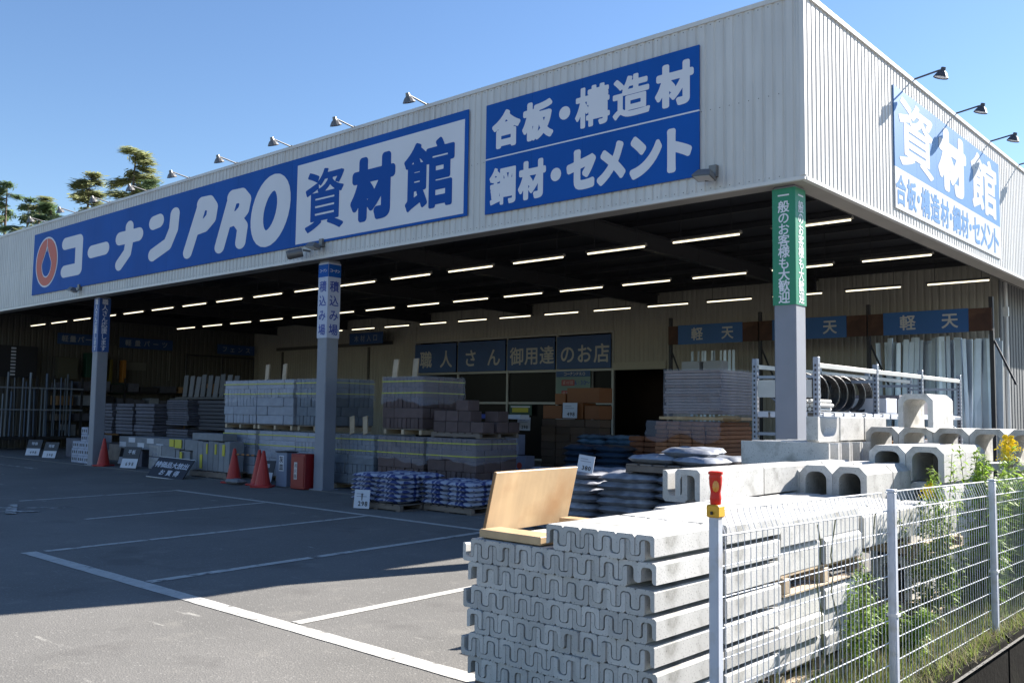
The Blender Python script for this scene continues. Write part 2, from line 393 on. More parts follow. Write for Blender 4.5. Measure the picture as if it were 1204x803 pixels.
# ================================================================== SETTING
g = MB(); g.add([(-3000, -3000, 0), (2.98, -3000, 0), (2.98, 3000, 0), (-3000, 3000, 0)], [(0, 1, 2, 3)])
part('ground', g, asphalt, kind='structure')
g = MB(); g.add([(4.1, -3000, 0), (3000, -3000, 0), (3000, 3000, 0), (4.1, 3000, 0)], [(0, 1, 2, 3)])
part('road', g, asphalt, kind='structure')
g = MB(); g.add([(3.0, -300, -.9), (4.1, -300, -.9), (4.1, 300, -.9), (3.0, 300, -.9)], [(0, 1, 2, 3)])
g.add([(4.1, -300, -.9), (4.1, -300, .0), (4.1, 300, .0), (4.1, 300, -.9)], [(0, 1, 2, 3)])
part('ditch', g, ditch_m, kind='structure')
def line_quad(name, p0, p1, w0, m, z=.004, w1=None):
    p0 = Vector((*p0, 0)); p1 = Vector((*p1, 0)); d = (p1 - p0).normalized(); n = Vector((-d.y, d.x, 0)); w1 = w1 or w0
    mb = MB(); N = max(2, int((p1 - p0).length / .25)); vs = []
    for k in range(N + 1):
        c = p0.lerp(p1, k / N); wv = (w0 + (w1 - w0) * k / N) / 2 + random.uniform(-.004, .004)
        vs += [c + n * wv + Vector((0, 0, z)), c - n * wv + Vector((0, 0, z))]
    mb.add(vs, [(2 * k, 2 * k + 1, 2 * k + 3, 2 * k + 2) for k in range(N)]); return part(name, mb, m, kind='structure', fix=False)
line_quad('road_marking', (1.3, -6.60), (-5.45, -6.55), .15, line_solid, .004)
line_quad('road_marking', (-.88, -6.49), (-1.02, -1.86), .11, line_solid, .004)
line_quad('road_marking', (-3.06, -6.47), (-3.40, -1.86), .11, line_worn, .004)
line_quad('road_marking', (-5.40, -6.40), (-5.75, -1.86), .10, line_worn, .004)
line_quad('road_marking', (-7.90, -4.90), (-8.30, -1.86), .10, line_worn, .004)
line_quad('road_marking', (-10.95, -4.6), (-11.20, -1.86), .10, line_worn, .004)
line_quad('road_marking', (-11.3, -1.78), (1.0, -1.80), .11, line_solid, .004)
line_quad('road_marking', (-26.0, -1.40), (-18.75, -1.34), .11, line_faint, .004)
line_quad('road_marking', (-10.25, -5.35), (-9.50, -4.50), .12, line_faint, .004)
line_quad('road_marking', (-9.9, -5.75), (-9.2, -5.0), .16, line_faint, .008)
line_quad('road_marking', (-10.4, -4.9), (-9.1, -5.4), .14, line_faint, .012)
# canopy floor apron slightly raised concrete strip
g = MB(); g.box(-31, .1, -.05, -.02, 12, .012); part('pavement', g, mat('slab', (.12, .12, .12), .8, var=.15, scale=1.5, bump=.1), kind='structure')
# retaining kerb under the fence
kb = thing('low_wall', 'low mottled concrete kerb wall coloured near-black for shade under the white mesh fence beside the ditch', 'wall', (2.86, -7.5, 0))
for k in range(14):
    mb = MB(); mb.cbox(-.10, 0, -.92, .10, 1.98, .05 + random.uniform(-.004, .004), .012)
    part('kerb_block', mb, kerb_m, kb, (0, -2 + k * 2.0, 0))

# ================================================================== BUILDING
HB, HT = 4.34, 6.69
bd = thing('store_building', 'long cream ribbed metal hardware store with deep open loading canopy', 'building', (0, 0, 0))
def ribs(L, z0, z1, pitch, flat, depth):
    """ribbed sheet along local +x from 0 to L in the plane y=0, ribs standing toward -y"""
    mb = MB(); n = int(L / pitch); pr = []
    g_ = pitch - flat; s_ = g_ * .28
    for k in range(n + 1):
        x = k * pitch
        pr += [(x, 0), (x + s_, -depth), (x + s_ + flat * 1.0 - s_ * .0, -depth), (x + 2 * s_ + flat, 0)]
    pr = [(min(x, L), y) for x, y in pr]
    vs = [(x, y, z0) for x, y in pr] + [(x, y, z1) for x, y in pr]; m_ = len(pr)
    mb.add(vs, [(k, k + 1, m_ + k + 1, m_ + k) for k in range(m_ - 1)]); return mb
part('fascia_front', ribs(31.0, HB + .045, HT - .05, .135, .085, .016), siding, bd, (-31.0, 0, 0))
part('fascia_side', ribs(31.0, HB + .045, HT - .05, .125, .070, .013), siding, bd, (0, 0, 0), (0, 0, PI / 2))
mb = MB(); mb.box(-31, .004, HB + .01, -.004, .05, HT - .02); part('fascia_backing', mb, trim, bd)
mb = MB(); mb.box(-.05, .055, HB + .01, -.004, 31, HT - .02); part('fascia_backing', mb, trim, bd)
mb = MB(); mb.box(-31, -.024, HB, .026, .03, HB + .045); mb.box(-.03, .034, HB, .034, 31, HB + .044); part('bottom_flashing', mb, trim, bd)
mb = MB(); mb.box(-31, -.032, HT - .06, .036, .10, HT); mb.box(-.10, .104, HT - .06, .040, 31, HT + .001); part('coping', mb, trim, bd)
mb = MB(); mb.cbox(-.03, -.034, HB + .047, .036, .032, HT - .062, .006); part('corner_trim', mb, trim, bd)
mb = MB(); mb.box(-31, .032, HB + .006, -.034, .30, HB + .03); part('soffit', mb, soffit_m, bd)
mb = MB(); mb.box(-.30, .304, HB + .006, -.034, 12, HB + .03); part('soffit', mb, soffit_m, bd)
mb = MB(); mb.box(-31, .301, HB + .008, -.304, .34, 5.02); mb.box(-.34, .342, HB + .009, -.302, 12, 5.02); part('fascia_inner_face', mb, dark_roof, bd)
mb = MB()
for k in range(228):
    x = -30.95 + k * .135
    for z in (HB + .075, 5.45, HT - .10): mb.box(x, -.0195, z, x + .012, -.0165, z + .012)
part('screw', mb, lamp_grey, bd, kind='stuff')
for k in range(7): mb = MB(); mb.box(-4.4 * k - 2.1, -.0205, HB + .046, -4.4 * k - 2.06, -.0165, HT - .061); part('panel_lap', mb, trim, bd)
# ceiling deck with ribs + beams
mb = ribs(30.6, 0, 1, .5, .3, .06)
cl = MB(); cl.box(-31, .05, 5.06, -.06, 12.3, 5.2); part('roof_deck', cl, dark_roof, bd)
for k in range(24):
    mb = MB(); mb.box(-31, 0, -.05, -.35, .08, .05); part('purlin', mb, dark_steel, bd, (0, .9 + k * 1.35 if k < 9 else .9, 5.0)) if k < 9 else None
for k in range(8):
    mb = MB(); x = -.30 - k * 4.72; mb.box(-.075, .36, 0, .075, 11.96, .02); mb.box(-.01, .36, .02, .01, 11.96, .30); mb.box(-.075, .36, .30, .075, 11.96, .32)
    if x > -31: part('roof_beam', mb, dark_steel, bd, (x if k else -.55, 0, 4.62))
# roof above
mb = MB(); mb.box(-31, .11, 5.9, -.11, 31, 6.0); part('roof', mb, mat('roof_sheet', (.3, .3, .3), .6), bd)
# back wall of the bay : ribbed, cream, with openings left for doors
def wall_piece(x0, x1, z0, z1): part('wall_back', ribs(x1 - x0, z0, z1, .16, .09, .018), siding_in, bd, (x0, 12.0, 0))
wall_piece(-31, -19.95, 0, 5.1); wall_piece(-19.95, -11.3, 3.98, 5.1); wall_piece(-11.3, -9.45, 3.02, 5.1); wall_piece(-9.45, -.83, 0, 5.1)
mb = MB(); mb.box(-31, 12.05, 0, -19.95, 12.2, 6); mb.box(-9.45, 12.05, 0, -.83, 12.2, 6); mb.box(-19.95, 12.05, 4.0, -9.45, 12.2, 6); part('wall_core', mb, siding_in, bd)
mb = MB(); mb.box(-11.28, 11.93, 2.80, -9.45, 12.04, 3.02); part('lintel', mb, mat('lintel', (.34, .32, .26), .6), bd)
mb = MB(); mb.box(-19.9, 14.6, 0, -9.5, 14.7, 4); mb.box(-19.95, 12.2, 0, -19.9, 14.6, 4); mb.box(-9.5, 12.2, 0, -9.45, 14.6, 4); part('shop_interior', mb, interior_dark, bd)
mb = MB()
for x, z0, z1 in ((-28.2, 0, 3.9), (-25.4, 0, 3.9), (-22.6, 0, 3.9)): mb.box(x, 11.93, z0, x + .10, 11.975, z1)
mb.box(-28.6, 11.94, 3.95, -21.2, 11.978, 4.08); part('wall_trim', mb, mat('wall_trim', (.09, .085, .075), .6), bd)
# left cross wall, side wall at the right
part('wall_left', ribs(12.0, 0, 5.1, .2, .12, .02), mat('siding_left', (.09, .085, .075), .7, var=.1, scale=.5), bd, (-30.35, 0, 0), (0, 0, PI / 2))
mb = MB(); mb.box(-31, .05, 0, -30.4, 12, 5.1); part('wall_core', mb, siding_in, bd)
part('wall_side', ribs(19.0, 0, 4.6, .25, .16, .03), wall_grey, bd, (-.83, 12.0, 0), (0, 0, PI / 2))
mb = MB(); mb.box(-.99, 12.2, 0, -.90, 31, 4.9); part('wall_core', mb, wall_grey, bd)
mb = MB(); mb.box(-.83, 12.0, 4.6, -.05, 31, 4.63); part('soffit', mb, soffit_m, bd)
mb = MB(); mb.box(-31, 30.9, 0, -.1, 31, 6.5); mb.box(-31.05, 12, 0, -31, 31, 6.6); part('wall_rear', mb, siding, bd)
mb = MB(); mb.box(-31.06, 0, HB, -31.0, 31, HT - .02); part('fascia_left', mb, siding, bd)
# downpipe at the back right corner
dp = thing('downpipe', 'thin pale downpipe at the right end of the back wall', 'pipe', (-.62, 11.7, 0))
mb = MB(); mb.tube((0, 0, 0), (0, 0, 4.5), .035, 10); part('pipe', mb, trim, dp); mb = MB(); mb.box(-.05, -.05, 3.75, .05, .05, 3.95); part('bracket', mb, trim, dp)
# pillars
PX = (-.325, -9.61, -19.22, -28.5)
for k, x in enumerate(PX):
    y0 = .15; mb = MB(); hw = .142
    mb.cbox(-hw, 0, 0, hw, .284, HB + .005, .014); p = part('pillar', mb, pillar_m, bd, (x, y0, 0))
    mb = MB(); mb.box(-hw - .05, -.05, .012, hw + .05, .334, .03); part('base_plate', mb, pillar_m, p)
# pillar signs
def pillar_sign(x, hw, z0, z1, m, txt, tm, label, size, header=None, pitch=None, bold=.012, sxs=.8):
    t = thing('pillar_sign', label, 'sign', (x, .15, z0))
    mb = MB(); mb.box(-hw - .008, -.008, 0, hw + .008, -.001, z1 - z0); part('front_panel', mb, m, t)
    mb = MB(); mb.box(hw + .001, -.001, 0, hw + .009, .288, z1 - z0); part('side_panel', mb, m, t)
    h = (z1 - z0); hc = h - (.30 if header else 0)
    text_part(txt, t, (0, -.012, hc / 2), size, tm, vertical=True, pitch=pitch or hc / len(txt) * .97, bold=bold, name='lettering')
    text_part(txt, t, (hw + .0125, .142, hc / 2), size, tm, rot=(0, 0, PI / 2), vertical=True, pitch=pitch or hc / len(txt) * .97, bold=bold, name='lettering')
    if header:
        mb = MB(); mb.box(-hw - .010, -.0105, h - .27, hw + .0105, -.0085, h - .03); mb.box(hw + .0095, 0, h - .27, hw + .0115, .288, h - .03); part('header_band', mb, sign_blue, t)
        text_part(header, t, (0, -.0135, h - .15), .075, white_print, pitch=.058); text_part(header, t, (hw + .0145, .142, h - .15), .075, white_print, rot=(0, 0, PI / 2), pitch=.058)
pillar_sign(PX[0], .142, 2.86, 4.31, sign_green, '一般のお客様も大歓迎', white_print, 'green pillar sign with white vertical lettering at the building corner', .155, bold=.02)
pillar_sign(PX[1], .142, 2.86, 4.29, mat('sign_white', (.40, .44, .56), .5), '積込み場', ink_blue, 'white pillar sign with blue vertical lettering on the middle pillar', .22, header='コーナン', bold=.02)
pillar_sign(PX[2], .142, 2.92, 4.31, mat('sign_blue_small', (.008, .06, .24), .5), '職人さん応援します', white_print, 'blue pillar sign with white vertical lettering on the left pillar', .16, bold=.01)

# ================================================================== BIG SIGNS
def sheet(name, x0, z0, x1, z1, m, parent, y=0.0, th=.01):
    mb = MB(); mb.box(x0, y, z0, x1, y + th, z1); return part(name, mb, m, parent)
def letter(parent, geo, loc, m, rot=(0, 0, 0)):
    vs, fs = geo; mb = MB(); mb.add(vs, fs); return part('letter', mb, m, parent, loc, rot)
s1 = thing('store_sign', 'longest blue fascia sign with red ring logo and large white store name', 'sign', (0, -.05, 0))
NP = 18
for k in range(NP):
    a = -23.0 + (17.38) * k / NP; b_ = -23.0 + 17.38 * (k + 1) / NP
    mb = MB(); mb.box(a, 0, 4.64, b_ - .004, .02, 6.385); part('panel', mb, sign_blue, s1)
# logo ring
def ring(cx, cz, rx, rz, ix, iz, icz, y, m, tear=False, n=48):
    mb = MB(); vs = []
    for k in range(n):
        t = 2 * PI * k / n; ex, ez = math.cos(t), math.sin(t)
        vs.append((cx + rx * ex, y, cz + rz * ez))
        tx = ix * ex * (1 - (.55 * max(0, ez) ** 1.5 if tear else 0)); tz = iz * ez * (1 + (.45 * max(0, ez) ** 4 if tear else 0)); vs.append((cx + tx, y, icz + tz))
    mb.add(vs, [(2 * k, (2 * k + 2) % (2 * n), (2 * k + 3) % (2 * n), 2 * k + 1) for k in range(n)]); return mb
part('logo_outline', ring(-22.06, 5.51, .74, .71, .30, .33, 5.44, -.003, None, True), white_print, s1)
part('logo_ring', ring(-22.06, 5.51, .69, .665, .33, .365, 5.44, -.006, None, True), red_print, s1)
mb = MB(); mb.add([(-22.085, -.009, 5.80), (-22.035, -.009, 5.80), (-22.05, -.009, 6.17), (-22.07, -.009, 6.17)], [(0, 1, 2, 3)]); part('logo_slit', mb, white_print, s1)
katakana = [
    [([(-20.86, 5.89), (-20.0, 5.89), (-20.0, 5.13), (-20.86, 5.13)], .165)],
    [([(-19.24, 5.50), (-18.46, 5.51)], .165)],
    [([(-17.68, 5.66), (-16.70, 5.66)], .165), ([(-17.19, 5.90), (-17.17, 5.55), (-17.25, 5.27), (-17.66, 5.01)], .15)],
    [([(-15.98, 5.84), (-15.72, 5.86)], .165), ([(-14.99, 5.92), (-15.03, 5.58), (-15.28, 5.26), (-15.97, 5.08)], .155)],
    [([(-13.80, 5.98), (-14.36, 4.97)], .145), ([(-13.82, 5.99), (-13.52, 5.98), (-13.37, 5.84), (-13.42, 5.63), (-13.66, 5.50), (-14.05, 5.47)], .158)],
    [([(-12.56, 5.96), (-13.03, 4.95)], .145), ([(-12.58, 5.96), (-12.24, 5.95), (-12.08, 5.82), (-12.14, 5.63), (-12.36, 5.50), (-12.75, 5.47)], .155), ([(-12.36, 5.44), (-12.16, 5.27), (-12.22, 4.96)], .145)],
    [([(-11.17 + .45 * math.cos(t) + .12 * math.sin(t), 5.48 + .56 * math.sin(t)) for t in [2 * PI * k / 28 for k in range(29)]], .168)],
]
for st in katakana: letter(s1, stroke_glyph(st, 1.35), (0, -.003, 0), white_print)
mb = MB(); mb.box(-10.27, -.003, 4.685, -5.70, -.0005, 6.24); part('white_field', mb, white_print, s1)
for ch, x0, x1, z0, z1, gr in (('資', -9.98, -8.80, 4.86, 6.05, .022), ('材', -8.60, -7.38, 4.87, 6.05, .075), ('館', -7.15, -5.92, 4.87, 6.05, .036)):
    letter(s1, bold_glyph(ch, x1 - x0, z1 - z0, gr, 130), ((x0 + x1) / 2, -.006, (z0 + z1) / 2), blue_print)
s2 = thing('product_sign', 'square blue fascia sign with two rows of white product words near the corner', 'sign', (0, -.05, 0))
for k in range(4):
    for z0, z1 in ((4.60, 5.462), (5.485, 6.355)):
        a = -5.225 + 3.835 * k / 4; sheet('panel', a, z0, a + 3.835 / 4 - .003, z1, sign_blue, s2, 0, .02)
mb = MB(); mb.box(-5.225, -.001, 5.463, -1.393, .018, 5.484); part('dividing_line', mb, white_print, s2)
for row, zc in (([('合', -5.09, -4.50), ('板', -4.46, -3.85), ('・', -3.74, -3.53), ('構', -3.44, -2.82), ('造', -2.77, -2.15), ('材', -2.07, -1.47)], 5.905),
                ([('鋼', -5.13, -4.58), ('材', -4.53, -3.98), ('・', -3.89, -3.69), ('セ', -3.59, -3.06), ('メ', -3.04, -2.55), ('ン', -2.48, -1.96), ('ト', -1.88, -1.50)], 5.01)):
    for ch, x0, x1 in row:
        d = ch == '・'; letter(s2, bold_glyph(ch, x1 - x0, .20 if d else .60, .02 if d else (.037 if ch in '構造鋼' else .062 if ch in '合板材' else .085), 90), ((x0 + x1) / 2, -.003, zc), white_print)
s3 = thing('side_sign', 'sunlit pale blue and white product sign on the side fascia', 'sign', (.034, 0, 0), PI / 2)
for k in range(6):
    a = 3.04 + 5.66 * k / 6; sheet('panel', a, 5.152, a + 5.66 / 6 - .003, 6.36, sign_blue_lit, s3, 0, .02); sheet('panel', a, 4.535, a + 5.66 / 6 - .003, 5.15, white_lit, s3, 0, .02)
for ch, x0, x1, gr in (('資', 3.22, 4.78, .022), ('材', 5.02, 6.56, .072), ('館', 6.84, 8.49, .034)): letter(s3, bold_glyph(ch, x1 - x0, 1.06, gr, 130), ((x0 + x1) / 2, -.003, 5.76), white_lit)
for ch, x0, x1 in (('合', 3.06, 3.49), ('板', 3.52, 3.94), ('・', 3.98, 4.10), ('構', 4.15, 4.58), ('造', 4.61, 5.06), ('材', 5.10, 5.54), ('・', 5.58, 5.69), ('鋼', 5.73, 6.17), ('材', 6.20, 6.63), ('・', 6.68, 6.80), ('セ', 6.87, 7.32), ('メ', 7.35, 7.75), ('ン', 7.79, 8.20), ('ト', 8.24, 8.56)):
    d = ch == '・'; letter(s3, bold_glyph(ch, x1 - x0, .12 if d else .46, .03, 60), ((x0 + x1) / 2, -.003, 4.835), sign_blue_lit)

# ================================================================== LAMPS
def sign_lamp(label, loc, rz, dark):
    """gooseneck lamp reaching out along local -y from the coping"""
    t = thing('sign_lamp', label, 'lamp', loc, rz, 'lamps on arms above the fascia signs'); m = lamp_dark if dark else lamp_grey
    mb = MB(); mb.tube((0, .03, 0), (0, .03, .06), .022, 8); mb.path([(0, .02, .03), (0, -.36, .085), (0, -.43, .085)], .015, 8); part('arm', mb, m, t)
    ax = Vector((0, .30, -1)).normalized()
    c = Vector((0, -.43, .10))
    mb = MB(); mb.lathe([(.0, -.02), (.034, -.018), (.040, .035), (.048, .05), (.062, .055), (.092, .10), (.110, .135), (.112, .14)], 12, c, ax); part('lamp_shade', mb, m, t, smooth=False)
    mb = MB(); mb.lathe([(.0, .125), (.098, .128)], 14, c, ax); part('lens', mb, lamp_glass, t)
for k in range(9):
    sign_lamp('gooseneck lamp on the front parapet, %s from the building corner' % ORD[k], (-6.66 - 1.965 * k, -.02, HT - .03), 0, False)
for k in range(4):
    sign_lamp('dark gooseneck lamp on the side parapet, %s from the building corner' % ORD[k], (.02, 3.98 + 2.1 * k, HT - .02), PI / 2, True)
def flood(label, x, z, two=False, rz=0.0):
    t = thing('floodlight', label, 'floodlight', (x, -.03, z), rz)
    mb = MB(); mb.box(-.05, -.06, .05, .05, .02, .20); part('junction_box', mb, lamp_grey, t)
    mb = MB(); mb.path([(0, -.04, .05), (0.02, -.12, -.02), (-.05, -.16, -.02)], .012, 6); part('bracket', mb, lamp_dark, t)
    mb = MB(); vs = []
    for (hx, hy, dz) in ((.085, .045, .06), (.13, .09, -.03), (.13, .09, -.05)):
        vs += [(-hx, -.20 - hy, dz), (hx, -.20 - hy, dz), (hx, -.20 + hy, dz), (-hx, -.20 + hy, dz)]
    mb.add(vs, [(0, 1, 5, 4), (1, 2, 6, 5), (2, 3, 7, 6), (3, 0, 4, 7), (4, 5, 9, 8), (5, 6, 10, 9), (6, 7, 11, 10), (7, 4, 8, 11), (3, 2, 1, 0)][::1])
    hd = part('housing', mb, lamp_grey, t, (-.04, 0, 0), (-.25, .1, 0), fix=True); mb = MB(); mb.box(-.115, -.275, -.055, .115, -.125, -.048); part('lens', mb, lamp_glass, hd)
flood('floodlight under the product sign, beside the corner pillar', -1.18, 4.50)
flood('floodlight with wide head above the white pillar sign', -9.42, 4.50)
flood('floodlight under the left end of the longest sign', -19.85, 4.50)
t = thing('security_camera', 'grey cylindrical security camera above the white pillar sign', 'security camera', (-9.9, -.06, 4.46))
mb = MB(); mb.lathe([(.0, 0), (.085, 0), (.09, .02), (.09, .26), (.075, .30), (.0, .30)], 16, (.05, -.12, .02), Vector((-.55, -.75, -.25)).normalized()); part('housing', mb, lamp_grey, t, smooth=False)
mb = MB(); mb.lathe([(.0, .303), (.06, .303)], 14, (.05, -.12, .02), Vector((-.55, -.75, -.25)).normalized()); part('lens', mb, black_rubber, t)
mb = MB(); mb.path([(.05, .06, .06), (.05, -.10, .06)], .02, 8); part('bracket', mb, lamp_grey, t)
# ceiling lights
def tube_light(label, loc):
    t = thing('ceiling_light', label, 'ceiling light', loc, 0, 'lit tube lights in rows under the canopy')
    mb = MB(); mb.add([(-.62, -.03, .06), (.62, -.03, .06), (.62, .03, .06), (-.62, .03, .06), (-.62, -.05, .02), (.62, -.05, .02), (.62, .05, .02), (-.62, .05, .02)],
                      [(0, 1, 2, 3), (0, 4, 5, 1), (1, 5, 6, 2), (2, 6, 7, 3), (3, 7, 4, 0)]); part('fitting', mb, lamp_grey, t)
    mb = MB(); mb.tube((-.59, 0, 0), (.59, 0, 0), .014, 8); part('tube', mb, tube_m, t)
    for hx in (-.45, .45): mb = MB(); mb.tube((hx, 0, .07), (hx, 0, .72), .006, 5); part('hanger', mb, dark_steel, t)
    return t
L0 = None
for r, (yy, x0, n) in enumerate(((2.36, -.95, 17), (5.97, -.98, 15), (9.66, -1.02, 13))):
    for k in range(n):
        lb = 'lit tube light in the %s row from the front, %s from the right' % (('first', 'second', 'third')[r], ORD[k])
        if L0 is None: L0 = tube_light(lb, (x0, yy, 4.29))
        else: dup(L0, (x0 - 1.735 * k, yy, 4.29), label=lb)

# ================================================================== CONCRETE TROUGHS
def u_profile(w, h, t, up=True, ch=.012, taper=.0):
    """closed U outline in (x,z), centred in x, base at z=0; rounded channel and rounded leg tips so two units nest"""
    hw = w / 2; r = (hw - t) * .62; rt = min(t * .62, r)
    out = [(-hw + ch, 0), (hw - ch, 0), (hw, ch), (hw, h)]
    tip = [(hw - t + rt - rt * math.sin(a), h - rt + rt * math.cos(a)) for a in [k / 4 * PI / 2 for k in range(5)]]
    inn = []
    for k in range(6):
        a = -k / 5 * PI / 2; inn.append(((hw - t) - r + r * math.cos(a), t + r + r * math.sin(a)))
    half = tip + inn
    pts = out + half + [(-x, z) for x, z in half[::-1]] + [(-hw, h), (-hw, ch)]
    if not up: pts = [(x, h - z) for x, z in pts][::-1]
    return pts
def u_mesh(key, w, h, t, L, up, ch=.010):
    k = ('u', key, up, L)
    if k in MC: return MC[k]
    mb = MB(); mb.prism(u_profile(w, h, t, up, ch), 0, L); me = mb.mesh('trough', concrete); MC[k] = me
    bm = bmesh.new(); bm.from_mesh(me); bmesh.ops.recalc_face_normals(bm, faces=bm.faces)
    bmesh.ops.triangulate(bm, faces=[f for f in bm.faces if len(f.verts) > 4], ngon_method='EAR_CLIP'); bm.to_mesh(me); bm.free()
    return me
MC = {}
def trough(name, me, label, loc, group, rz=0):
    o = bpy.data.objects.new(name, me); COL.objects.link(o); o.location = loc; o.rotation_euler = (0, 0, rz + random.uniform(-.008, .008)); return tag(o, label, 'concrete trough', group)
# front stack : small troughs, interlocking in pairs
NX, P = 11, 0.1065; TW, TH, TT = P * .985, .0945, .0222; RH = .1225; X0 = 1.155; Y0 = -6.85; Z0 = .095
nrow = 7
for r in range(nrow):
    z = Z0 + r * RH; sh = P / 2 if r % 2 else 0.0
    rn = ORD[nrow - 1 - r]
    for i in range(NX):
        if r == nrow - 1 and i < 5: continue
        x = X0 + P * (i + .5); jy = random.gauss(0, .004)
        c = ORD[i - 5] if r == nrow - 1 else ORD[i]
        trough('concrete_trough', u_mesh('s', TW, TH, TT, .6, False), 'small trough opening down, front stack, %s row from top, %s from left' % (rn, c), (x + (0 if r % 2 == 0 else .012), Y0 + jy, z + RH - TH - .002), 'small troughs in the front stack')
        if i < NX - 1 or r % 3 != 2:
            dx = P / 2 if (r % 2 == 0 or True) else -P / 2
            if r % 2: dx = -P / 2
            if r % 2 and i == 0 and r == nrow - 1: continue
            if dx > 0 and i == NX - 1: continue
            trough('concrete_trough', u_mesh('s', TW, TH, TT, .6, True), 'small trough opening up, front stack, %s row from top, %s from left' % (rn, c), (x + dx + (0 if r % 2 == 0 else .012), Y0 + random.gauss(0, .004), z), 'small troughs in the front stack')
# second depth row behind: top layers and the right-hand column
for r in range(nrow):
    z = Z0 + r * RH
    for i in range(NX):
        if not (i == NX - 1 or r == nrow - 1 or (r == nrow - 2 and 2 <= i < 6)): continue
        if r == nrow - 1 and i < 5: continue
        x = X0 + P * (i + .5) + (.018 if i == NX - 1 else 0)
        trough('concrete_trough', u_mesh('s', TW, TH, TT, .6, False), 'small trough behind the front stack, %s row from top, %s from left' % (ORD[nrow - 1 - r], ORD[i]), (x, Y0 + .625 + random.uniform(-.01, .02), z + RH - TH - .002), 'small troughs behind the front stack')
        if i == NX - 1: trough('concrete_trough', u_mesh('s', TW, TH, TT, .6, True), 'small upturned trough behind the front stack, %s row from top, right edge' % ORD[nrow - 1 - r], (x - P / 2, Y0 + .63, z), 'small troughs behind the front stack')
def pallet(label, loc, w, d, h=.09, m=wood_pallet, rz=0, group='wooden pallets'):
    t = thing('pallet', label, 'pallet', loc, rz, group); nb = max(4, int(w / .16))
    dm = MB(); dm.cbox(0, 0, h - .018, w / nb * .82, d, h, .003); me = dm.mesh('deck_board', m)
    for k in range(nb): link('deck_board', me, t, (k * w / nb + .01, 0, 0))
    sm = MB(); sm.cbox(0, 0, .016, w, .07, h - .0185, .004); me = sm.mesh('stringer', m)
    for y in (0.004, d / 2 - .035, d - .074): link('stringer', me, t, (0, y, 0))
    bmm = MB(); bmm.cbox(0, 0, 0, .09, d, .0155, .003); me = bmm.mesh('bottom_board', m)
    for x in (0, w / 2 - .045, w - .09): link('bottom_board', me, t, (x, 0, 0))
    return t
pallet('dark worn pallet under the front stack of small troughs', (X0 + .02, Y0 + .03, 0), 1.13, 1.15, .092, wood_dark)
# plywood leaning on the stack
t = thing('plywood_board', 'large varnished plywood board leaning over on the front trough stack', 'board', (1.155, -6.73, .838), math.radians(95))
mb = MB(); mb.cbox(0, 0, 0, .82, .018, .345, .002); part('panel', mb, wood_pale, t, (0, 0, 0), (math.radians(13), 0, 0))
mb = MB(); mb.box(-.0022, .0005, .001, -.0004, .0175, .344); part('dark_edge', mb, wood_edge, t, (0, 0, 0), (math.radians(13), 0, 0))
t = thing('timber_block', 'flat timber offcut lying in front of the plywood board', 'timber', (1.20, -6.82, .835), math.radians(-2))
mb = MB(); mb.cbox(0, 0, 0, .44, .16, .042, .003); part('plank', mb, wood_pale, t)
t = thing('timber_block', 'short timber wedge behind the right foot of the plywood board', 'timber', (1.17, -6.10, .836), math.radians(2))
mb = MB(); mb.cbox(0, 0, 0, .22, .11, .045, .003); part('plank', mb, wood_pale, t)
# medium troughs (bigger U)
def med(label, x, y, z, L, up, w=.205, h=.225, t=.042, group='large interlocked troughs', rz=0):
    return trough('concrete_trough', u_mesh('m%g%g' % (w, h), w, h, t, L, up, .022), label, (x, y, z), group, rz)
for k, (a, b_) in enumerate(((0, 'near'), (1.0, 'middle'), (1.8, 'far'))):
    Ln = (.97, .78, .4)[k]
    if k == 2: continue
    med('large upturned trough of the top pair, %s piece' % b_, 1.045, -4.60 + a, .872, Ln, True)
    med('large downturned trough of the top pair, %s piece' % b_, 1.150, -4.60 + a, .885, Ln, False)
for k in range(1, 7):
    for j in range(2):
        med('large downturned trough below the top pair, %s from the left, %s length' % (ORD[k], ('near', 'far')[j]), .96 + .212 * k, -4.38 + j * .68, .655, .66, False, h=.215)
# cluster of troughs between front stack and culverts, two tiers on pallets
pallet('pallet holding up the lower tier of troughs behind the fence', (1.18, -5.60, 0), 1.14, .62 * 1.9, .09)
pallet('pallet splitting the two tiers of troughs behind the fence', (1.42, -5.56, .50), .92, 1.14, .12)
for tier, z0, lay in (('lower', .092, 3), ('upper', .622, 2)):
    for l in range(lay):
        hh = .128 if tier == 'lower' else .155
        for k in range(4 if tier == 'upper' else 6):
            ww = .205 if tier == 'upper' else .185
            for j in range(2):
                if l < lay - 1 and k < (0 if tier == 'upper' else 5): continue
                if tier == 'upper' and l == 1 and j == 1: pass
                med('trough behind the fence, %s tier, %s layer up, %s from left, %s length' % (tier, ORD[l], ORD[k], ('near', 'far')[j]),
                    (1.27 if tier == 'lower' else 1.585) + (ww + .006) * k + (.02 if (l + j) % 2 else 0), -5.60 + j * .60, z0 + l * (hh + .004), .57, False, w=ww, h=hh, t=.035, group='troughs on pallets behind the fence')
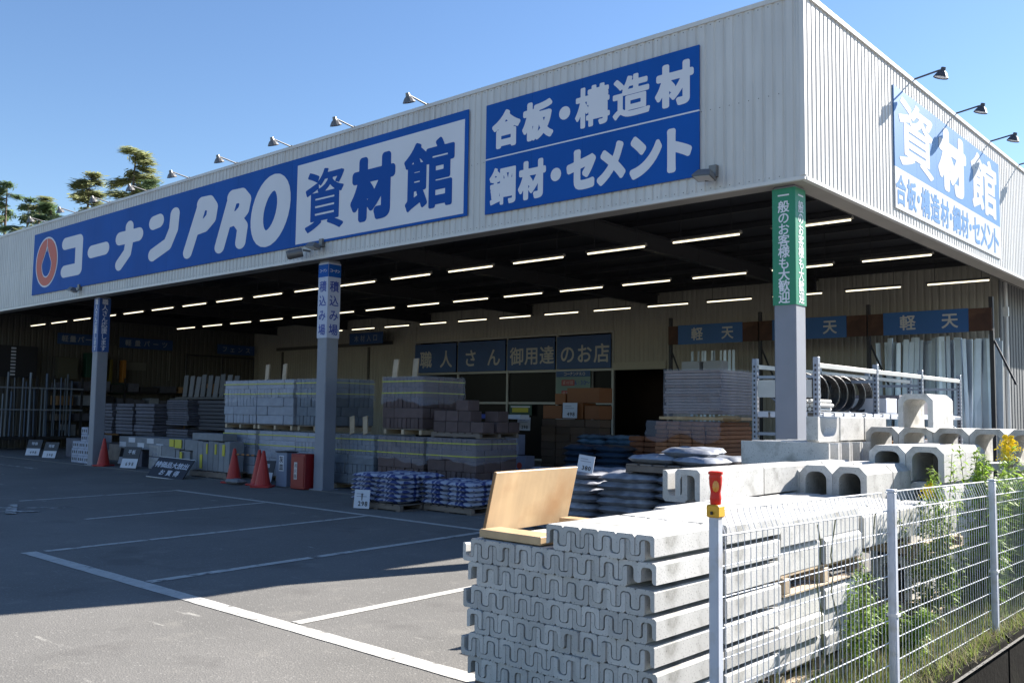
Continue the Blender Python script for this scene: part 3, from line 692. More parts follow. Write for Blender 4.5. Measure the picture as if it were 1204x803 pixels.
# culvert boxes
def culvert_mesh(w, h, L, kind):
    k = ('c', w, h, L, kind)
    if k in MC: return MC[k]
    hw = w / 2; c = .06; t = .05; mb = MB()
    if kind == 'n':
        out = [(-hw, 0), (-hw, h - c), (-hw + c, h), (hw - c, h), (hw, h - c), (hw, 0), (hw - t, 0)]
        r = .07; iw = hw - t; top = h - t
        inn = [(iw - r + r * math.cos(a), top - r + r * math.sin(a)) for a in [j / 5 * PI / 2 for j in range(6)]]
        pts = out + inn + [(-x, z) for x, z in inn[::-1]] + [(-hw + t, 0)]
        mb.prism(pts, 0, L)
    else:
        out = [(-hw, c), (-hw, h - c), (-hw + c, h), (hw - c, h), (hw, h - c), (hw, c), (hw - c, 0), (-hw + c, 0)]
        iw = hw - t; ci = .045
        inn = [(-iw, t + ci), (-iw, h - t - ci), (-iw + ci, h - t), (iw - ci, h - t), (iw, h - t - ci), (iw, t + ci), (iw - ci, t), (-iw + ci, t)]
        n = 8; vs = [(x, 0, z) for x, z in out] + [(x, 0, z) for x, z in inn] + [(x, L, z) for x, z in out] + [(x, L, z) for x, z in inn]; fs = []
        for j in range(n):
            q = (j + 1) % n; fs += [(j, q, 8 + q, 8 + j), (16 + j, 24 + j, 24 + q, 16 + q), (j, 16 + j, 16 + q, q), (8 + j, 8 + q, 24 + q, 24 + j)]
        mb.add(vs, fs)
    me = mb.mesh('culvert', concrete); bm = bmesh.new(); bm.from_mesh(me); bmesh.ops.recalc_face_normals(bm, faces=bm.faces)
    bmesh.ops.triangulate(bm, faces=[f for f in bm.faces if len(f.verts) > 4], ngon_method='EAR_CLIP'); bm.to_mesh(me); bm.free(); MC[k] = me; return me
def culvert(label, x, y, z, w, h, L, kind='n', rz=0, group='concrete culverts stacked at the right'):
    o = bpy.data.objects.new('box_culvert', culvert_mesh(w, h, L, kind)); COL.objects.link(o); o.location = (x, y, z); o.rotation_euler = (0, 0, rz + random.uniform(-.01, .01)); return tag(o, label, 'concrete culvert', group)
pallet('pallet under the nearest culverts behind the fence', (1.30, -3.05, .44), .98, 1.0, .10)
pallet('ground pallet below the nearest culverts', (1.30, -3.05, 0), .98, 1.0, .10)
for l, z in enumerate((.10, .54, .80)):
    for k in range(3 if l == 2 else 3):
        for j in range(2):
            if l == 0 and k < 2: continue
            xs_ = 1.10 + .283 * k if l == 2 else 1.45 + .29 * k
            culvert('culvert of the nearest group, %s layer up, %s from left, %s length' % (ORD[l], ORD[k], ('near', 'far')[j]), xs_ + .03 * (l == 2), -3.0 + .60 * j, z, .28, .33 if l == 0 else (.258 if l == 1 else .30), .58)
pallet('pallet under the middle culverts', (1.40, -1.95, 0), 1.0, 1.2, .10)
for l, z in enumerate((.10, .38, .665, .95)):
    for k in range(3):
        for j in range(2):
            if k < 1: continue
            culvert('culvert of the middle group, %s layer up, %s from left, %s length' % (ORD[l], ORD[k], ('near', 'far')[j]), 1.31 + .325 * k, -1.98 + .63 * j, z, .32, .28 if l < 3 else .305, .61)
for l, z in enumerate((.05, .39, .73, 1.07)):
    for k in range(5):
        if l < 3 and k < 3: continue
        culvert('rear culvert row, %s layer up, %s from the left' % (ORD[l], ORD[k]), 1.10 + .34 * k, -.62, z, .335, .335, .62)
culvert('open arch culvert standing alone on top of the rear culvert row', 1.545, -.95 + .02, 1.407, .335, .335, .62, 'n')
# troughs lying crosswise with their sunlit ends to the right
for k in range(4):
    med('crosswise trough with its sunlit end to the right, %s from the front' % ORD[k], 1.02, -1.66 + .275 * k, 1.0, .92, True, w=.262, h=.25, t=.035, rz=PI / 2, group='crosswise troughs beside the corner pillar')
for k in range(4):
    med('crosswise trough in the hidden lower layer, %s from the front' % ORD[k], 1.0, -1.66 + .275 * k, .74, .92, False, w=.262, h=.25, t=.035, rz=PI / 2, group='crosswise troughs beside the corner pillar')
pallet('pallet under the crosswise troughs', (.12, -1.82, .6), .9, 1.15, .12)
for k in range(4):
    med('crosswise trough at the bottom of the pile, %s from the front' % ORD[k], 1.0, -1.66 + .275 * k, .10, .92, False, w=.262, h=.48, t=.05, rz=PI / 2, group='crosswise troughs beside the corner pillar')
t = med('wide crosswise trough on top, its pale hollow end facing right', .90, -1.50, 1.255, .12, True, w=.50, h=.25, t=.05, rz=PI / 2, group='crosswise troughs beside the corner pillar')
for k in range(2):
    mb = MB(); mb.cbox(0, 0, 0, .35, .64, .25, .01); o = part('concrete_block', mb, concrete, None, (.54, -1.19 + .66 * k, 1.256)); tag(o, 'solid pale concrete block on the crosswise troughs, %s behind the hollow end' % ('directly', 'further')[k], 'concrete block')

# ================================================================== FENCE
fx = 2.86
fence = thing('mesh_fence', 'white welded mesh fence with square posts and bent top edge', 'fence', (fx, -7.25, 0))
def fz(y): return 1.135 - (y + 7.25) * .016         # top runs very slightly downhill
posts = [-7.25, -5.36, -3.42, -1.45, .5]
for k, y in enumerate(posts):
    mb = MB(); h = fz(y) + .0; r = .0205
    mb.cbox(-r, -r, .045, r, r, h, .005); p = part('post', mb, post_m, fence, (0, y + 7.25, 0))
    mb = MB(); mb.cbox(-r - .003, -r - .003, h + .0005, r + .003, r + .003, h + .014, .004); part('cap', mb, post_m, p)
    for zz in (.46,):
        mb = MB(); mb.box(-r - .008, -r - .004, zz - .008, r + .008, r + .004, zz + .008); part('clamp', mb, fence_white, p)
for a, b_ in zip(posts, posts[1:]):
    n = 36; mb = MB(); vw = MB()
    for k in range(n):
        y = random.gauss(0, .0022) + a + .045 + (b_ - a - .09) * k / (n - 1); zt = fz(y)
        vw.path([(-.010, y, .045), (-.010, y, zt - .10), (-.040, y, zt - .022), (-.042, y, zt - .006)], .0019, 5)
    part('mesh_wires', vw, fence_white, fence, (0, 7.25, 0), kind='stuff')
    hw = MB()
    for j in range(10):
        z = .09 + j * .118
        if z > 1.02: continue
        hw.tube((-.0135, a + .03, z), (-.0135, b_ - .03, z - .016 * (b_ - a) * (z / 1.13)), .0030, 6)
    for dz, dx in ((-.006, -.044), (-.10, -.013)): hw.tube((dx, a + .03, fz(a) + dz), (dx, b_ - .03, fz(b_) + dz), .0042, 6)
    part('horizontal_wires', hw, fence_white, fence, (0, 7.25, 0))
# warning light on the first post
t = thing('warning_light', 'red and amber plastic warning light clipped on the first fence post', 'warning light', (fx, posts[0], fz(posts[0]) + .016))
mb = MB(); mb.cbox(-.027, -.027, -.040, .027, .027, .008, .005); part('clip_base', mb, yellow_cap, t)
mb = MB(); mb.cbox(-.004, -.036, -.028, .004, -.0275, -.016, .001); part('clip_screw', mb, dark_steel, t)
mb = MB(); prof = ((0.0085, .020, .015), (.03, .022, .016), (.055, .019, .013), (.085, .024, .017), (.112, .025, .018), (.122, .023, .017), (.124, .028, .020), (.133, .028, .020), (.136, .020, .014)); vs = []
for z, a_, b_ in prof:
    for k in range(16): vs.append((a_ * math.cos(2 * PI * k / 16), b_ * math.sin(2 * PI * k / 16), z))
fs = [(j * 16 + k, j * 16 + (k + 1) % 16, (j + 1) * 16 + (k + 1) % 16, (j + 1) * 16 + k) for j in range(len(prof) - 1) for k in range(16)] + [tuple(range((len(prof) - 1) * 16, len(prof) * 16))]
mb.add(vs, fs); part('body', mb, red_plastic, t, rot=(0, 0, .55), smooth=False)
for s_ in (-1, 1):
    mb = MB(); vs = [(0, s_ * .0225, .075)] + [(.0125 * math.sin(2 * PI * k / 16), s_ * .017, .075 + (.026 if math.cos(2 * PI * k / 16) > 0 else .018) * math.cos(2 * PI * k / 16)) for k in range(16)]
    mb.add(vs, [(0, 1 + k, 1 + (k + 1) % 16) for k in range(16)]); part('lens', mb, amber, t, rot=(0, 0, .55))

# ================================================================== PALLET STACKS OF WRAPPED BLOCKS
def bmesh_block(w, d, h, m):
    k = ('b', round(w, 3), round(d, 3), round(h, 3), m.name)
    if k not in MC: mb = MB(); mb.cbox(0, 0, 0, w, d, h, .007); MC[k] = mb.mesh('block', m)
    return MC[k]
def film_sheet(x0, x1, z0, z1, seed, parent, side_depth):
    random.seed(seed); mb = MB(); nx, nz = 14, 6; n2 = 8
    pts = [(x0 + (x1 - x0) * i / nx, 0.0, 0) for i in range(nx + 1)] + [(x1 + .012, side_depth * j / n2, 1) for j in range(1, n2 + 1)]
    vs = []
    for j in range(nz + 1):
        for i, (x, y, s) in enumerate(pts):
            zz = z1 - (z1 - z0) * j / nz * (1 + .10 * math.sin(i * .37 + seed) * (j / nz) + .04 * math.sin(i * 1.3 + seed) * (j / nz)); o = random.uniform(.004, .022) + .03 * (j / nz) * random.random()
            vs.append((x + (o if s else 0), y - (0 if s else o), zz))
    m_ = len(pts); mb.add(vs, [(j * m_ + i, j * m_ + i + 1, (j + 1) * m_ + i + 1, (j + 1) * m_ + i) for j in range(nz) for i in range(m_ - 1)])
    return part('wrap_film', mb, film_m, parent, smooth=True)
def block_stack(label, x0, x1, y0, z0, m, pattern='FEFEE', depth=1.02, n_e=10, straps=True, film=True, group='wrapped block pallets'):
    t = thing('block_pallet', label, 'block pallet', (x0, y0, z0), 0, group); W = x1 - x0; h = .1815; rng = random.Random(hash(label) % 1000 + 3)
    rng = random.Random(len(label) * 7 + int(abs(x0) * 100))
    for r, c in enumerate(pattern):          # bottom to top
        z = .11 + r * (h + .003)
        if c == 'E':
            w_ = W / n_e
            for k in range(n_e): link('block', bmesh_block(w_ - .012, .38, h, m), t, (k * w_ + rng.uniform(0, .005), rng.uniform(-.01, .012), z))
            nd = 5
            for k in range(nd): link('block', bmesh_block(.3, (depth - .4) / nd - .008, h, m), t, (W - .306 + rng.uniform(-.006, .008), .4 + k * (depth - .4) / nd, z))
        else:
            cuts = (0, .30, 1.0) if r % 2 else (0, .37, .74, 1.0)
            for a, b_ in zip(cuts, cuts[1:]): link('block', bmesh_block((b_ - a) * W - .008, .19, h, m), t, (a * W + .002, rng.uniform(-.012, .008), z))
            for k in range(2): link('block', bmesh_block(.3, (depth - .2) / 2 - .01, h, m), t, (W - .305 + rng.uniform(-.006, .006), .205 + k * (depth - .2) / 2, z))
    H = .11 + len(pattern) * (h + .003)
    mb = MB(); mb.box(.02, .39, .11, W - .32, depth - .02, H - .02); part('inner_block', mb, m, t)
    # pallet
    me = MB().cbox(0, 0, 0, W - .02, .09, .022, .003).mesh('deck_board', wood_dark)
    for k in range(6): link('deck_board', me, t, (.01, .02 + k * (depth - .14) / 5, .084))
    me = MB().cbox(0, 0, 0, .07, depth - .03, .082, .004).mesh('stringer', wood_pallet)
    for x in (.03, W / 2 - .035, W - .11): link('stringer', me, t, (x, .012, 0))
    if straps:
        for zz in (H - .09, H - .30):
            tl = rng.uniform(-.008, .008); mb = MB(); mb.add([(-.004, -.030, zz), (W + .012, -.030, zz + tl), (W + .012, -.030, zz + .018 + tl), (-.004, -.030, zz + .018)], [(0, 1, 2, 3)])
            mb.add([(W + .0125, -.030, zz + tl), (W + .0125, depth, zz), (W + .0125, depth, zz + .018), (W + .0125, -.030, zz + .018 + tl)], [(0, 1, 2, 3)]); part('strap', mb, yellow_strap, t)
    if film: film_sheet(-.01, W, H - .34 - rng.random() * .12, H + .012, int(abs(x0) * 10), t, depth)
    return t
Y_ = .72
for (x0, x1, m, pt, lb, z) in ((-13.85, -12.62, block_blue, 'FFFEF', 'pale wrapped block pallet, lower tier, first from the left', .012), (-12.50, -11.20, block_blue, 'FFFFF', 'pale wrapped block pallet, lower tier, behind the cones', .012),
                             (-11.10, -9.98, block_blue, 'FEFEF', 'pale wrapped block pallet, lower tier, half behind the middle pillar', .012), (-9.88, -8.66, block_green, 'FEFEE', 'grey wrapped block pallet, lower tier, right of the middle pillar', .012),
                             (-8.55, -7.32, block_brown, 'FEFEE', 'brown wrapped block pallet, lower tier, behind the blue and white bags', .012), (-7.20, -6.02, block_brown, 'FEFFE', 'brown wrapped block pallet, lower tier, at the right end', .012),
                             (-13.90, -12.64, block_blue, 'EFEEF', 'pale wrapped block pallet, upper tier, first from the left', 1.085), (-12.54, -11.22, block_blue, 'FFFEF', 'pale wrapped block pallet, upper tier, second from the left', 1.085),
                             (-11.10, -9.90, block_green, 'EFEEE', 'grey wrapped block pallet, upper tier, behind the middle pillar', 1.085), (-8.45, -7.36, block_brown, 'EFEEE', 'brown wrapped block pallet, upper tier, tallest of the brown ones', 1.085)):
    block_stack(lb, x0, x1, Y_ + random.uniform(-.04, .04), z, m, pt)
# loose brown blocks on the right end pallet
pallet('dark pallet on top of the right-hand brown pallet', (-7.2, .75, 1.06), 1.18, 1.0, .09, wood_dark)
lo = 0
for k, (x, y, z) in enumerate([(-7.15 + .30 * i, .76, 1.153) for i in range(4)] + [(-7.15 + .30 * i, .77, 1.338) for i in range(4) if i != 3] + [(-6.62, .78, 1.523), (-5.95, .1, 0)][:1] + [(-6.28, 1.15, 1.153), (-6.28, 1.45, 1.153), (-6.28, 1.15, 1.338)]):
    o = link('block', bmesh_block(.29, .28, .18, block_brown), None, (x, y, z)); tag(o, 'loose brown block on the right-hand brown pallet, %s layer up, %s of its pile' % (ORD[int((z - 1.15) / .18)], ORD[k]), 'block', 'loose brown blocks')
# timber offcuts stuck on top of the stacks
for k, (x, z, tl, lb) in enumerate(((-12.45, 2.115, .12, 'left of the pale stacks'), (-11.82, 2.115, .1, 'between the two pale stacks'), (-10.42, 2.115, .1, 'just right of the middle pillar'), (-8.33, 2.115, .02, 'on the left of the tall brown stack'), (-7.78, 2.115, .05, 'on the right of the tall brown stack'), (-9.34, 1.05, .2, 'left one above the grey lower pallet'), (-8.95, 1.05, .2, 'right one above the grey lower pallet'))):
    mb = MB(); mb.cbox(0, 0, 0, .13, .03, .34, .003); o = part('timber_offcut', mb, wood_pallet, None, (x, .80 if z > 2 else .66, z), (math.radians(-8), -tl * 1.2, 0)); tag(o, 'short upright wood slat %s' % lb, 'wood slat')

# ================================================================== BAGS
def bag_mesh(w, d, h, m, seed):
    k = ('bag', w, d, h, m.name, seed)
    if k in MC: return MC[k]
    rng = random.Random(seed); mb = MB(); nx, ny = 12, 8; vs = []; fs = []
    ph = [rng.uniform(0, 6) for _ in range(6)]
    def H(u, v):
        e = (1 - abs(u) ** 4.5) * (1 - abs(v) ** 4); e = max(e, 0) ** .45
        return e * (1 + .16 * math.sin(3.1 * u + ph[0]) * math.sin(2.4 * v + ph[1]) + .09 * math.sin(8 * u + ph[2]) + .07 * math.sin(9 * v + ph[3]))
    for s in (1, -1):
        for j in range(ny + 1):
            for i in range(nx + 1):
                u = -1 + 2 * i / nx; v = -1 + 2 * j / ny; q = 1 - .05 * (abs(u * v)) ** 2
                vs.append((u * w / 2 * q + .012 * math.sin(5 * v + ph[4]) * abs(u), v * d / 2 * q + .01 * math.sin(6 * u + ph[5]) * abs(v), h / 2 + s * h / 2 * H(u, v) * (.92 if s < 0 else 1)))
    m_ = nx + 1; n1 = m_ * (ny + 1)
    for j in range(ny):
        for i in range(nx):
            a = j * m_ + i; fs.append((a, a + 1, a + m_ + 1, a + m_)); fs.append((n1 + a, n1 + a + m_, n1 + a + m_ + 1, n1 + a + 1))
    mb.add(vs, fs); MC[k] = mb.mesh('bag', m, True); return MC[k]
def bag(label, loc, w, d, h, m, rz=0, group=None, name='cement_bag', tilt=0):
    o = link(name, bag_mesh(w, d, h, m, random.randint(0, 4)), None, loc, (random.uniform(-.04, .04), tilt + random.uniform(-.03, .03), rz + random.uniform(-.09, .09))); return tag(o, label, 'bag', group)
random.seed(21)
pallet('worn pallet under the larger pile of blue and white bags', (-6.95, -1.15, .0), 1.12, .95, .10, wood_dark)
pallet('worn pallet under the lower pile of blue and white bags', (-5.80, -.70, .0), 1.02, .85, .10, wood_dark)
for pile, x0, y0, W_, D_, nl in (('larger', -6.97, -1.17, 1.13, .95, 6), ('lower', -5.82, -.74, 1.05, .85, 5)):
    for l in range(nl):
        z = .10 + l * .070
        for i in range(2):
            for j in range(2):
                bag('blue and white bag, %s pile, %s layer up, %s %s corner' % (pile, ORD[l], ('front', 'back')[j], ('left', 'right')[i]), (x0 + W_ * (.25 + .5 * i) + random.uniform(-.02, .02), y0 + D_ * (.25 + .5 * j), z), W_ * .52, D_ * .52, .088, bag_blue, 0, 'blue and white bags by the bay front')
for pile, x0, W_ in (('left', -2.66, 1.0), ('right', -1.60, 1.50)):
    pallet('pallet under the %s pile of dark bags' % pile, (x0, -2.0, 0), W_, 1.0, .10, wood_dark)
    for l in range(8):
        z = .10 + l * .092; n = 1 if W_ < 1.2 else 2
        for i in range(n):
            for j in range(2):
                if l < 2 and j: continue
                bag('dark grey bag, %s dark pile, %s layer up, %s, %s from left' % (pile, ORD[l], ('front', 'back')[j], ORD[i]), (x0 + W_ * ((i + .5) / n) + random.uniform(-.02, .02), -2.0 + .27 + .46 * j, z), W_ / n * 1.02, .50, .112, bag_dark, 0, 'dark bags stacked at the canopy edge')
pallet('dark worn pallet on top of the dark bags', (-1.22, -1.95, .86), 1.06, .95, .10, wood_dark)
for k, (x, y, z, r) in enumerate(((-.95, -1.72, .96, .1), (-.42, -1.70, .96, -.2), (-.60, -1.62, 1.04, .25), (-.95, -1.30, .96, 0), (-.42, -1.28, .96, .1), (-.68, -1.30, 1.045, .1))):
    bag('torn pale bag on the upper pallet beside the large troughs, %s' % ('front left', 'front right', 'top front', 'back left', 'back right', 'top back')[k], (x, y, z), .55, .40, .10, bag_grey, r, 'torn pale bags on the upper pallet')
def price_card(label, loc, rz, txt, w=.28, h=.34, tilt=-.15, m=paper, stand=True, sub=True, roll=0):
    t = thing('price_card', label, 'price card', loc, rz)
    e = (tilt, roll, 0)
    mb = MB(); mb.box(-w / 2, -.006, 0, w / 2, 0, h); c = part('card', mb, m, t, rot=e)
    text_part(txt, c, (w * .08, -.010, h * .26), h * .34, ink, bold=.03, pitch=h * .21)
    if sub:
        mb = MB(); mb.box(-w * .35, -.0095, h * .62, w * .3, -.0065, h * .66); mb.box(-w * .35, -.0095, h * .76, w * .1, -.0065, h * .80); part('printed_line', mb, mat('print_grey', (.25, .26, .32), .6), c)
    if stand: mb = MB(); mb.tube((0, .02, .0), (0, .01, h * .8), .008, 6); part('stand', mb, dark_steel, t)
    return t
price_card('white 298 price card at the front corner of the blue and white bags', (-6.47, -1.36, .02), .35, '298', .27, .28, -.12)
price_card('white tilted 380 price card on the dark bags behind the plywood', (-1.73, -2.02, .84), .2, '380', .20, .19, -.15, roll=.12, stand=False)

# ================================================================== CONES, RED BOX, ASHTRAY
def cone(label, loc, lean=0):
    t = thing('traffic_cone', label, 'traffic cone', loc, random.uniform(0, 1), 'red cones in front of the bay')
    mb = MB(); mb.lathe([(.165, .035), (.15, .06), (.03, .68), (.022, .70), (.0, .70)], 20); part('cone_body', mb, cone_red, t, smooth=False)
    mb = MB(); mb.cbox(-.19, -.19, 0, .19, .19, .036, .012); part('base', mb, cone_red, t)
cone('red traffic cone standing beside the left pillar', (-18.72, .28, .012))
cone('red traffic cone at the left end of the striped bar', (-12.15, -.05, 0))
cone('red traffic cone at the right end of the striped bar, rear of the pair', (-11.30, -.02, 0))
cone('red traffic cone nearest the red box, front of the pair', (-10.88, -.20, 0))
t = thing('cone_bar', 'black and orange striped bar across two cones', 'barrier bar', (-12.15, -.05, .58))
for k in range(12):
    mb = MB(); mb.tube((k * .0783, k * .0083, 0), ((k + .98) * .0783, (k + .98) * .0083, 0), .017, 8); part('stripe', mb, orange_m if k % 2 else black_rubber, t)
t = thing('red_box', 'red painted fire extinguisher box standing by the middle pillar', 'extinguisher box', (-10.02, .10, .012), .05)
mb = MB(); mb.cbox(-.21, -.12, 0, .21, .13, .66, .012); part('cabinet', mb, red_paint, t)
mb = MB(); mb.cbox(-.19, -.132, .04, .19, -.1205, .62, .006); dr = part('door', mb, red_paint, t)
mb = MB(); mb.box(-.09, -.136, .18, .00, -.1325, .50); part('label_plate', mb, mat('label_pale', (.55, .5, .5), .5), dr)
text_part('消火器', dr, (-.045, -.139, .34), .085, ink, vertical=True, pitch=.10)
t = thing('ashtray_stand', 'narrow grey blue ashtray stand left of the red box', 'ashtray stand', (-10.66, .18, .012), .0)
mb = MB(); mb.cbox(-.17, -.12, 0, .17, .12, .66, .01); part('body', mb, ash_blue, t); mb = MB(); mb.box(-.075, -.127, .30, .085, -.1205, .60); part('label_plate', mb, paper, t)
text_part('灰皿', t, (.005, -.130, .45), .13, ink, vertical=True, pitch=.145, bold=.02)
mb = MB(); mb.cbox(-.19, -.14, .6605, .19, .14, .68, .005); part('lid', mb, dark_steel, t)
bag('flat grey sandbag on the ground between the cones', (-11.75, -.25, .012), .38, .28, .10, mat('sandbag', (.22, .22, .23), .8, obj_var=.1), .2, None, 'sandbag')
# black and white notices
def notice(label, x, y, rz, w, h, l1, l2, tilt=-.30, name='notice_board'):
    t = thing(name, label, 'notice board', (x, y, .013), rz, 'black and white notice boards along the bay')
    mb = MB(); mb.box(-w / 2, 0, 0, w / 2, .012, h); c = part('board', mb, black_card, t, rot=(tilt, 0, 0))
    mb = MB(); mb.box(-w / 2 + .015, -.003, .02, w / 2 - .015, -.0005, h * .46); part('white_panel', mb, paper, c)
    text_part(l1, c, (0, -.005, h * .76), h * .20, paper, bold=.02, pitch=h * .22); text_part(l2, c, (.02, -.006, h * .22), h * .22, ink, bold=.02, pitch=h * .17)
    mb = MB(); mb.tube((-w * .4, .02, 0.012), (-w * .4, .16, h * .8), .01, 6); mb.tube((w * .4, .02, 0.012), (w * .4, .16, h * .8), .01, 6); part('leg', mb, dark_steel, t)
notice('small notice board farthest left, in front of the pipe rack', -24.6, .80, .5, .50, .50, '特価', '498')
notice('small notice board second from the left, before the dark cartons', -22.95, .62, .4, .50, .48, '特価', '598')
notice('small notice board half hidden behind the left cone', -19.0, .95, .4, .45, .45, '特価', '398')
notice('small notice board right of the left cone', -17.35, .25, .35, .52, .55, '平板', '698')
notice('small notice board between the two groups of cones', -11.72, .35, .4, .42, .46, '特価', '158')
t = thing('notice_board', 'wide black notice board with rows of white lettering lying tilted at the bay front', 'notice board', (-14.05, -.55, .013), .30)
mb = MB(); mb.box(-.50, 0, 0, .50, .02, .52); c = part('board', mb, black_card, t, rot=(-.7, .05, 0)); text_part('特価品大放出', c, (0, -.006, .33), .16, paper, bold=.03, pitch=.155); text_part('お買得', c, (.05, -.006, .13), .15, paper, bold=.03, pitch=.2)
mb = MB(); mb.box(-.51, -.002, -.012, .51, .022, 0); mb.box(-.51, -.002, .52, .51, .022, .532); part('frame', mb, trim, c)
t = thing('notice_board', 'small black notice board beside the right brown pallet, half behind the plywood', 'notice board', (-5.15, .40, .013), .4)
mb = MB(); mb.box(-.22, 0, 0, .22, .012, .52); c = part('board', mb, black_card, t, rot=(-.2, 0, 0)); mb = MB(); mb.box(-.2, -.003, .02, .2, -.0005, .24); part('white_panel', mb, paper, c); text_part('エコ', c, (0, -.005, .40), .12, paper); text_part('124', c, (0, -.006, .12), .12, ink, bold=.02, pitch=.09)

# ================================================================== LEFT ZONE GOODS
random.seed(5)
def cuboid(name, label, cat, x0, y0, z0, w, d, h, m, group=None, c=.006):
    t = MB().cbox(0, 0, 0, w, d, h, c); o = part(name, t, m, None, (x0, y0, z0)); return tag(o, label, cat, group)
# hollow white blocks left of the left pillar
def hollow_block(label, x, y, z, m=bag_grey):
    t = thing('hollow_block', label, 'hollow block', (x, y, z), 0, 'pale hollow blocks beside the left pillar')
    me = MC.get('hb')
    if me is None: MC['hb'] = me = MB().cbox(0, 0, 0, .37, .30, .185, .006).mesh('shell', mat('hollow_block', (.32, .35, .44), .8, obj_var=.1, var=.08, scale=8)); MC['hh'] = MB().cbox(0, 0, 0, .05, .004, .075, .001).mesh('hole', ink)
    link('shell', me, t)
    for k in range(3): link('hole', MC['hh'], t, (.055 + k * .11, -.0045, .055))
for l, n, off in ((0, 4, 0), (1, 4, 0), (2, 4, .05), (3, 3, .55), (4, 1, .55)):
    for k in range(n):
        if l == 3 and k == 0: pass
        hollow_block('pale hollow block beside the left pillar, %s layer up, %s from the left' % (ORD[l], ORD[k]), -20.95 + off + k * .385, .42, .013 + l * .19)
# corrugated bundles and boxes between the left pillar and the block pallets
def sheet_bundle(label, x0, x1, y0, z0, z1, m, n=9, d=.9, cat='sheet stack', grp='stacked bundles inside the bay'):
    t = thing('sheet_stack', label, cat, (x0, y0, z0), 0, grp); h = (z1 - z0) / n; rng = random.Random(int(abs(x0) * 50)); W = x1 - x0
    for k in range(n):
        e = rng.uniform(-.03, .03); link('sheet', bmesh_block(W, d, h * .86, m), t, (e, rng.uniform(-.04, .02), k * h))
    return t
strip = mat('stone_sheet', (.09, .09, .115), .8, var=.2, scale=6, obj_var=.25)
cuboid('plinth', 'low timber plinth under the dark bundles', 'plinth', -22.8, 1.7, .012, 3.9, 1.0, .45, wood_dark)
for k, (a, b_) in enumerate(((-22.6, -21.6), (-21.35, -20.35), (-20.2, -19.15))): sheet_bundle('dark wrapped sheet stack on the plinth, %s from the left' % ORD[k], a, b_, 1.8, .75, 1.62, strip)
cuboid('concrete_block', 'long grey kerb stone bundle with white labels right of the left pillar', 'kerb bundle', -18.9, .75, .46, 1.35 + 1.3, .8, .30, concrete_dark)
for k in range(5): cuboid('label_card', 'white label on the kerb stone bundle, %s from the left' % ORD[k], 'label', -18.85 + k * .48, .74, .50 + .12 * (k % 2), .34, .008, .12, paper, 'white labels on the kerb stones', .001)
cuboid('pallet_bundle', 'dark bundle under the kerb stones', 'bundle', -18.85, .85, .013, 1.0, .7, .42, strip)
for l in range(2):
    for k in range(2): cuboid('slab_bundle', 'pale slab bundle right of the second notice board, %s layer, %s' % (ORD[l], ('left', 'right')[k]), 'slab bundle', -17.2 + k * .62, .70, .013 + l * .30, (.60, 1.55)[k], .8, .285, (bag_grey, concrete_dark)[k], 'pale slab bundles')
sheet_bundle('tall stack of rough slates behind the slab bundles', -18.85, -17.75, 2.0, 1.05, 1.72, strip, 11)
sheet_bundle('low stack of rough slates below the tall one', -18.85, -17.75, 2.0, .45, .95, strip, 7)
sheet_bundle('dark wide stack behind the pale pallets', -17.55, -15.9, 2.2, .95, 1.72, mat('stone_dark', (.05, .05, .06), .8), 8)
cuboid('shelf', 'dark steel shelf behind the slates', 'shelf', -19.0, 2.3, 1.74, 3.0, .9, .06, dark_steel)
for k in range(9):
    o = cuboid('leaning_sheet', 'dull leaning sheet on the rear shelf, %s from the left' % ORD[k], 'sheet', -18.9 + k * .31, 2.45, 1.80, .22, .03, .60 - .02 * (k % 3), mat('dull_sheet', (.06, .058, .06), .6, obj_var=.4), 'dull leaning sheets'); o.rotation_euler = (-.1, .05 * (k % 3 - 1), 0)
# stone slabs with yellow labels
yb = [(-15.35, .25, .013, .52, .40, .28), (-14.80, .25, .013, .55, .40, .28), (-15.30, .28, .30, .14, .38, .26), (-15.12, .28, .30, .14, .38, .26), (-14.90, .28, .30, .40, .38, .24), (-14.40, .3, .26, .28, .38, .30), (-15.36, .26, .57, .62, .4, .23), (-14.70, .26, .56, .45, .4, .24)]
for k, (x, y, z, w_, d_, h_) in enumerate(yb):
    cuboid('stone_block', 'grey stone block with yellow label in the low pile, %s of the pile' % ORD[k], 'stone block', x, y, z, w_, d_, h_, concrete_dark, 'stone blocks with yellow labels')
for k, (x, z, w_, h_) in enumerate(((-15.34, .62, .20, .17), (-15.10, .60, .30, .19), (-14.86, .36, .10, .16), (-14.66, .06, .14, .16), (-14.92, .10, .12, .14), (-13.70, .52, .06, .22), (-13.35, .52, .07, .22), (-13.95, .20, .10, .30), (-13.05, .50, .10, .24))):
    cuboid('label_card', 'yellow label facing the parking lot on the stone pile, %s from the start' % ORD[k], 'label', x, .228 if x < -14.4 else .205, z, w_, .010, h_, yellow_label, 'yellow labels on the stones', .001)
for k in range(7): cuboid('stone_post', 'upright grey stone post beside the cone, %s from the left' % ORD[k], 'stone post', -14.28 + k * .215, .22, .16, .20, .35, .64 - .015 * (k % 3), concrete_dark, 'upright grey stone posts')
cuboid('stone_post', 'long grey stone lying on the upright posts', 'stone post', -14.35, .24, .81, 1.25, .35, .15, concrete_dark)
pallet('dark pallet under the stones with yellow labels', (-14.35, .2, .013), 1.5, .7, .13, wood_dark)
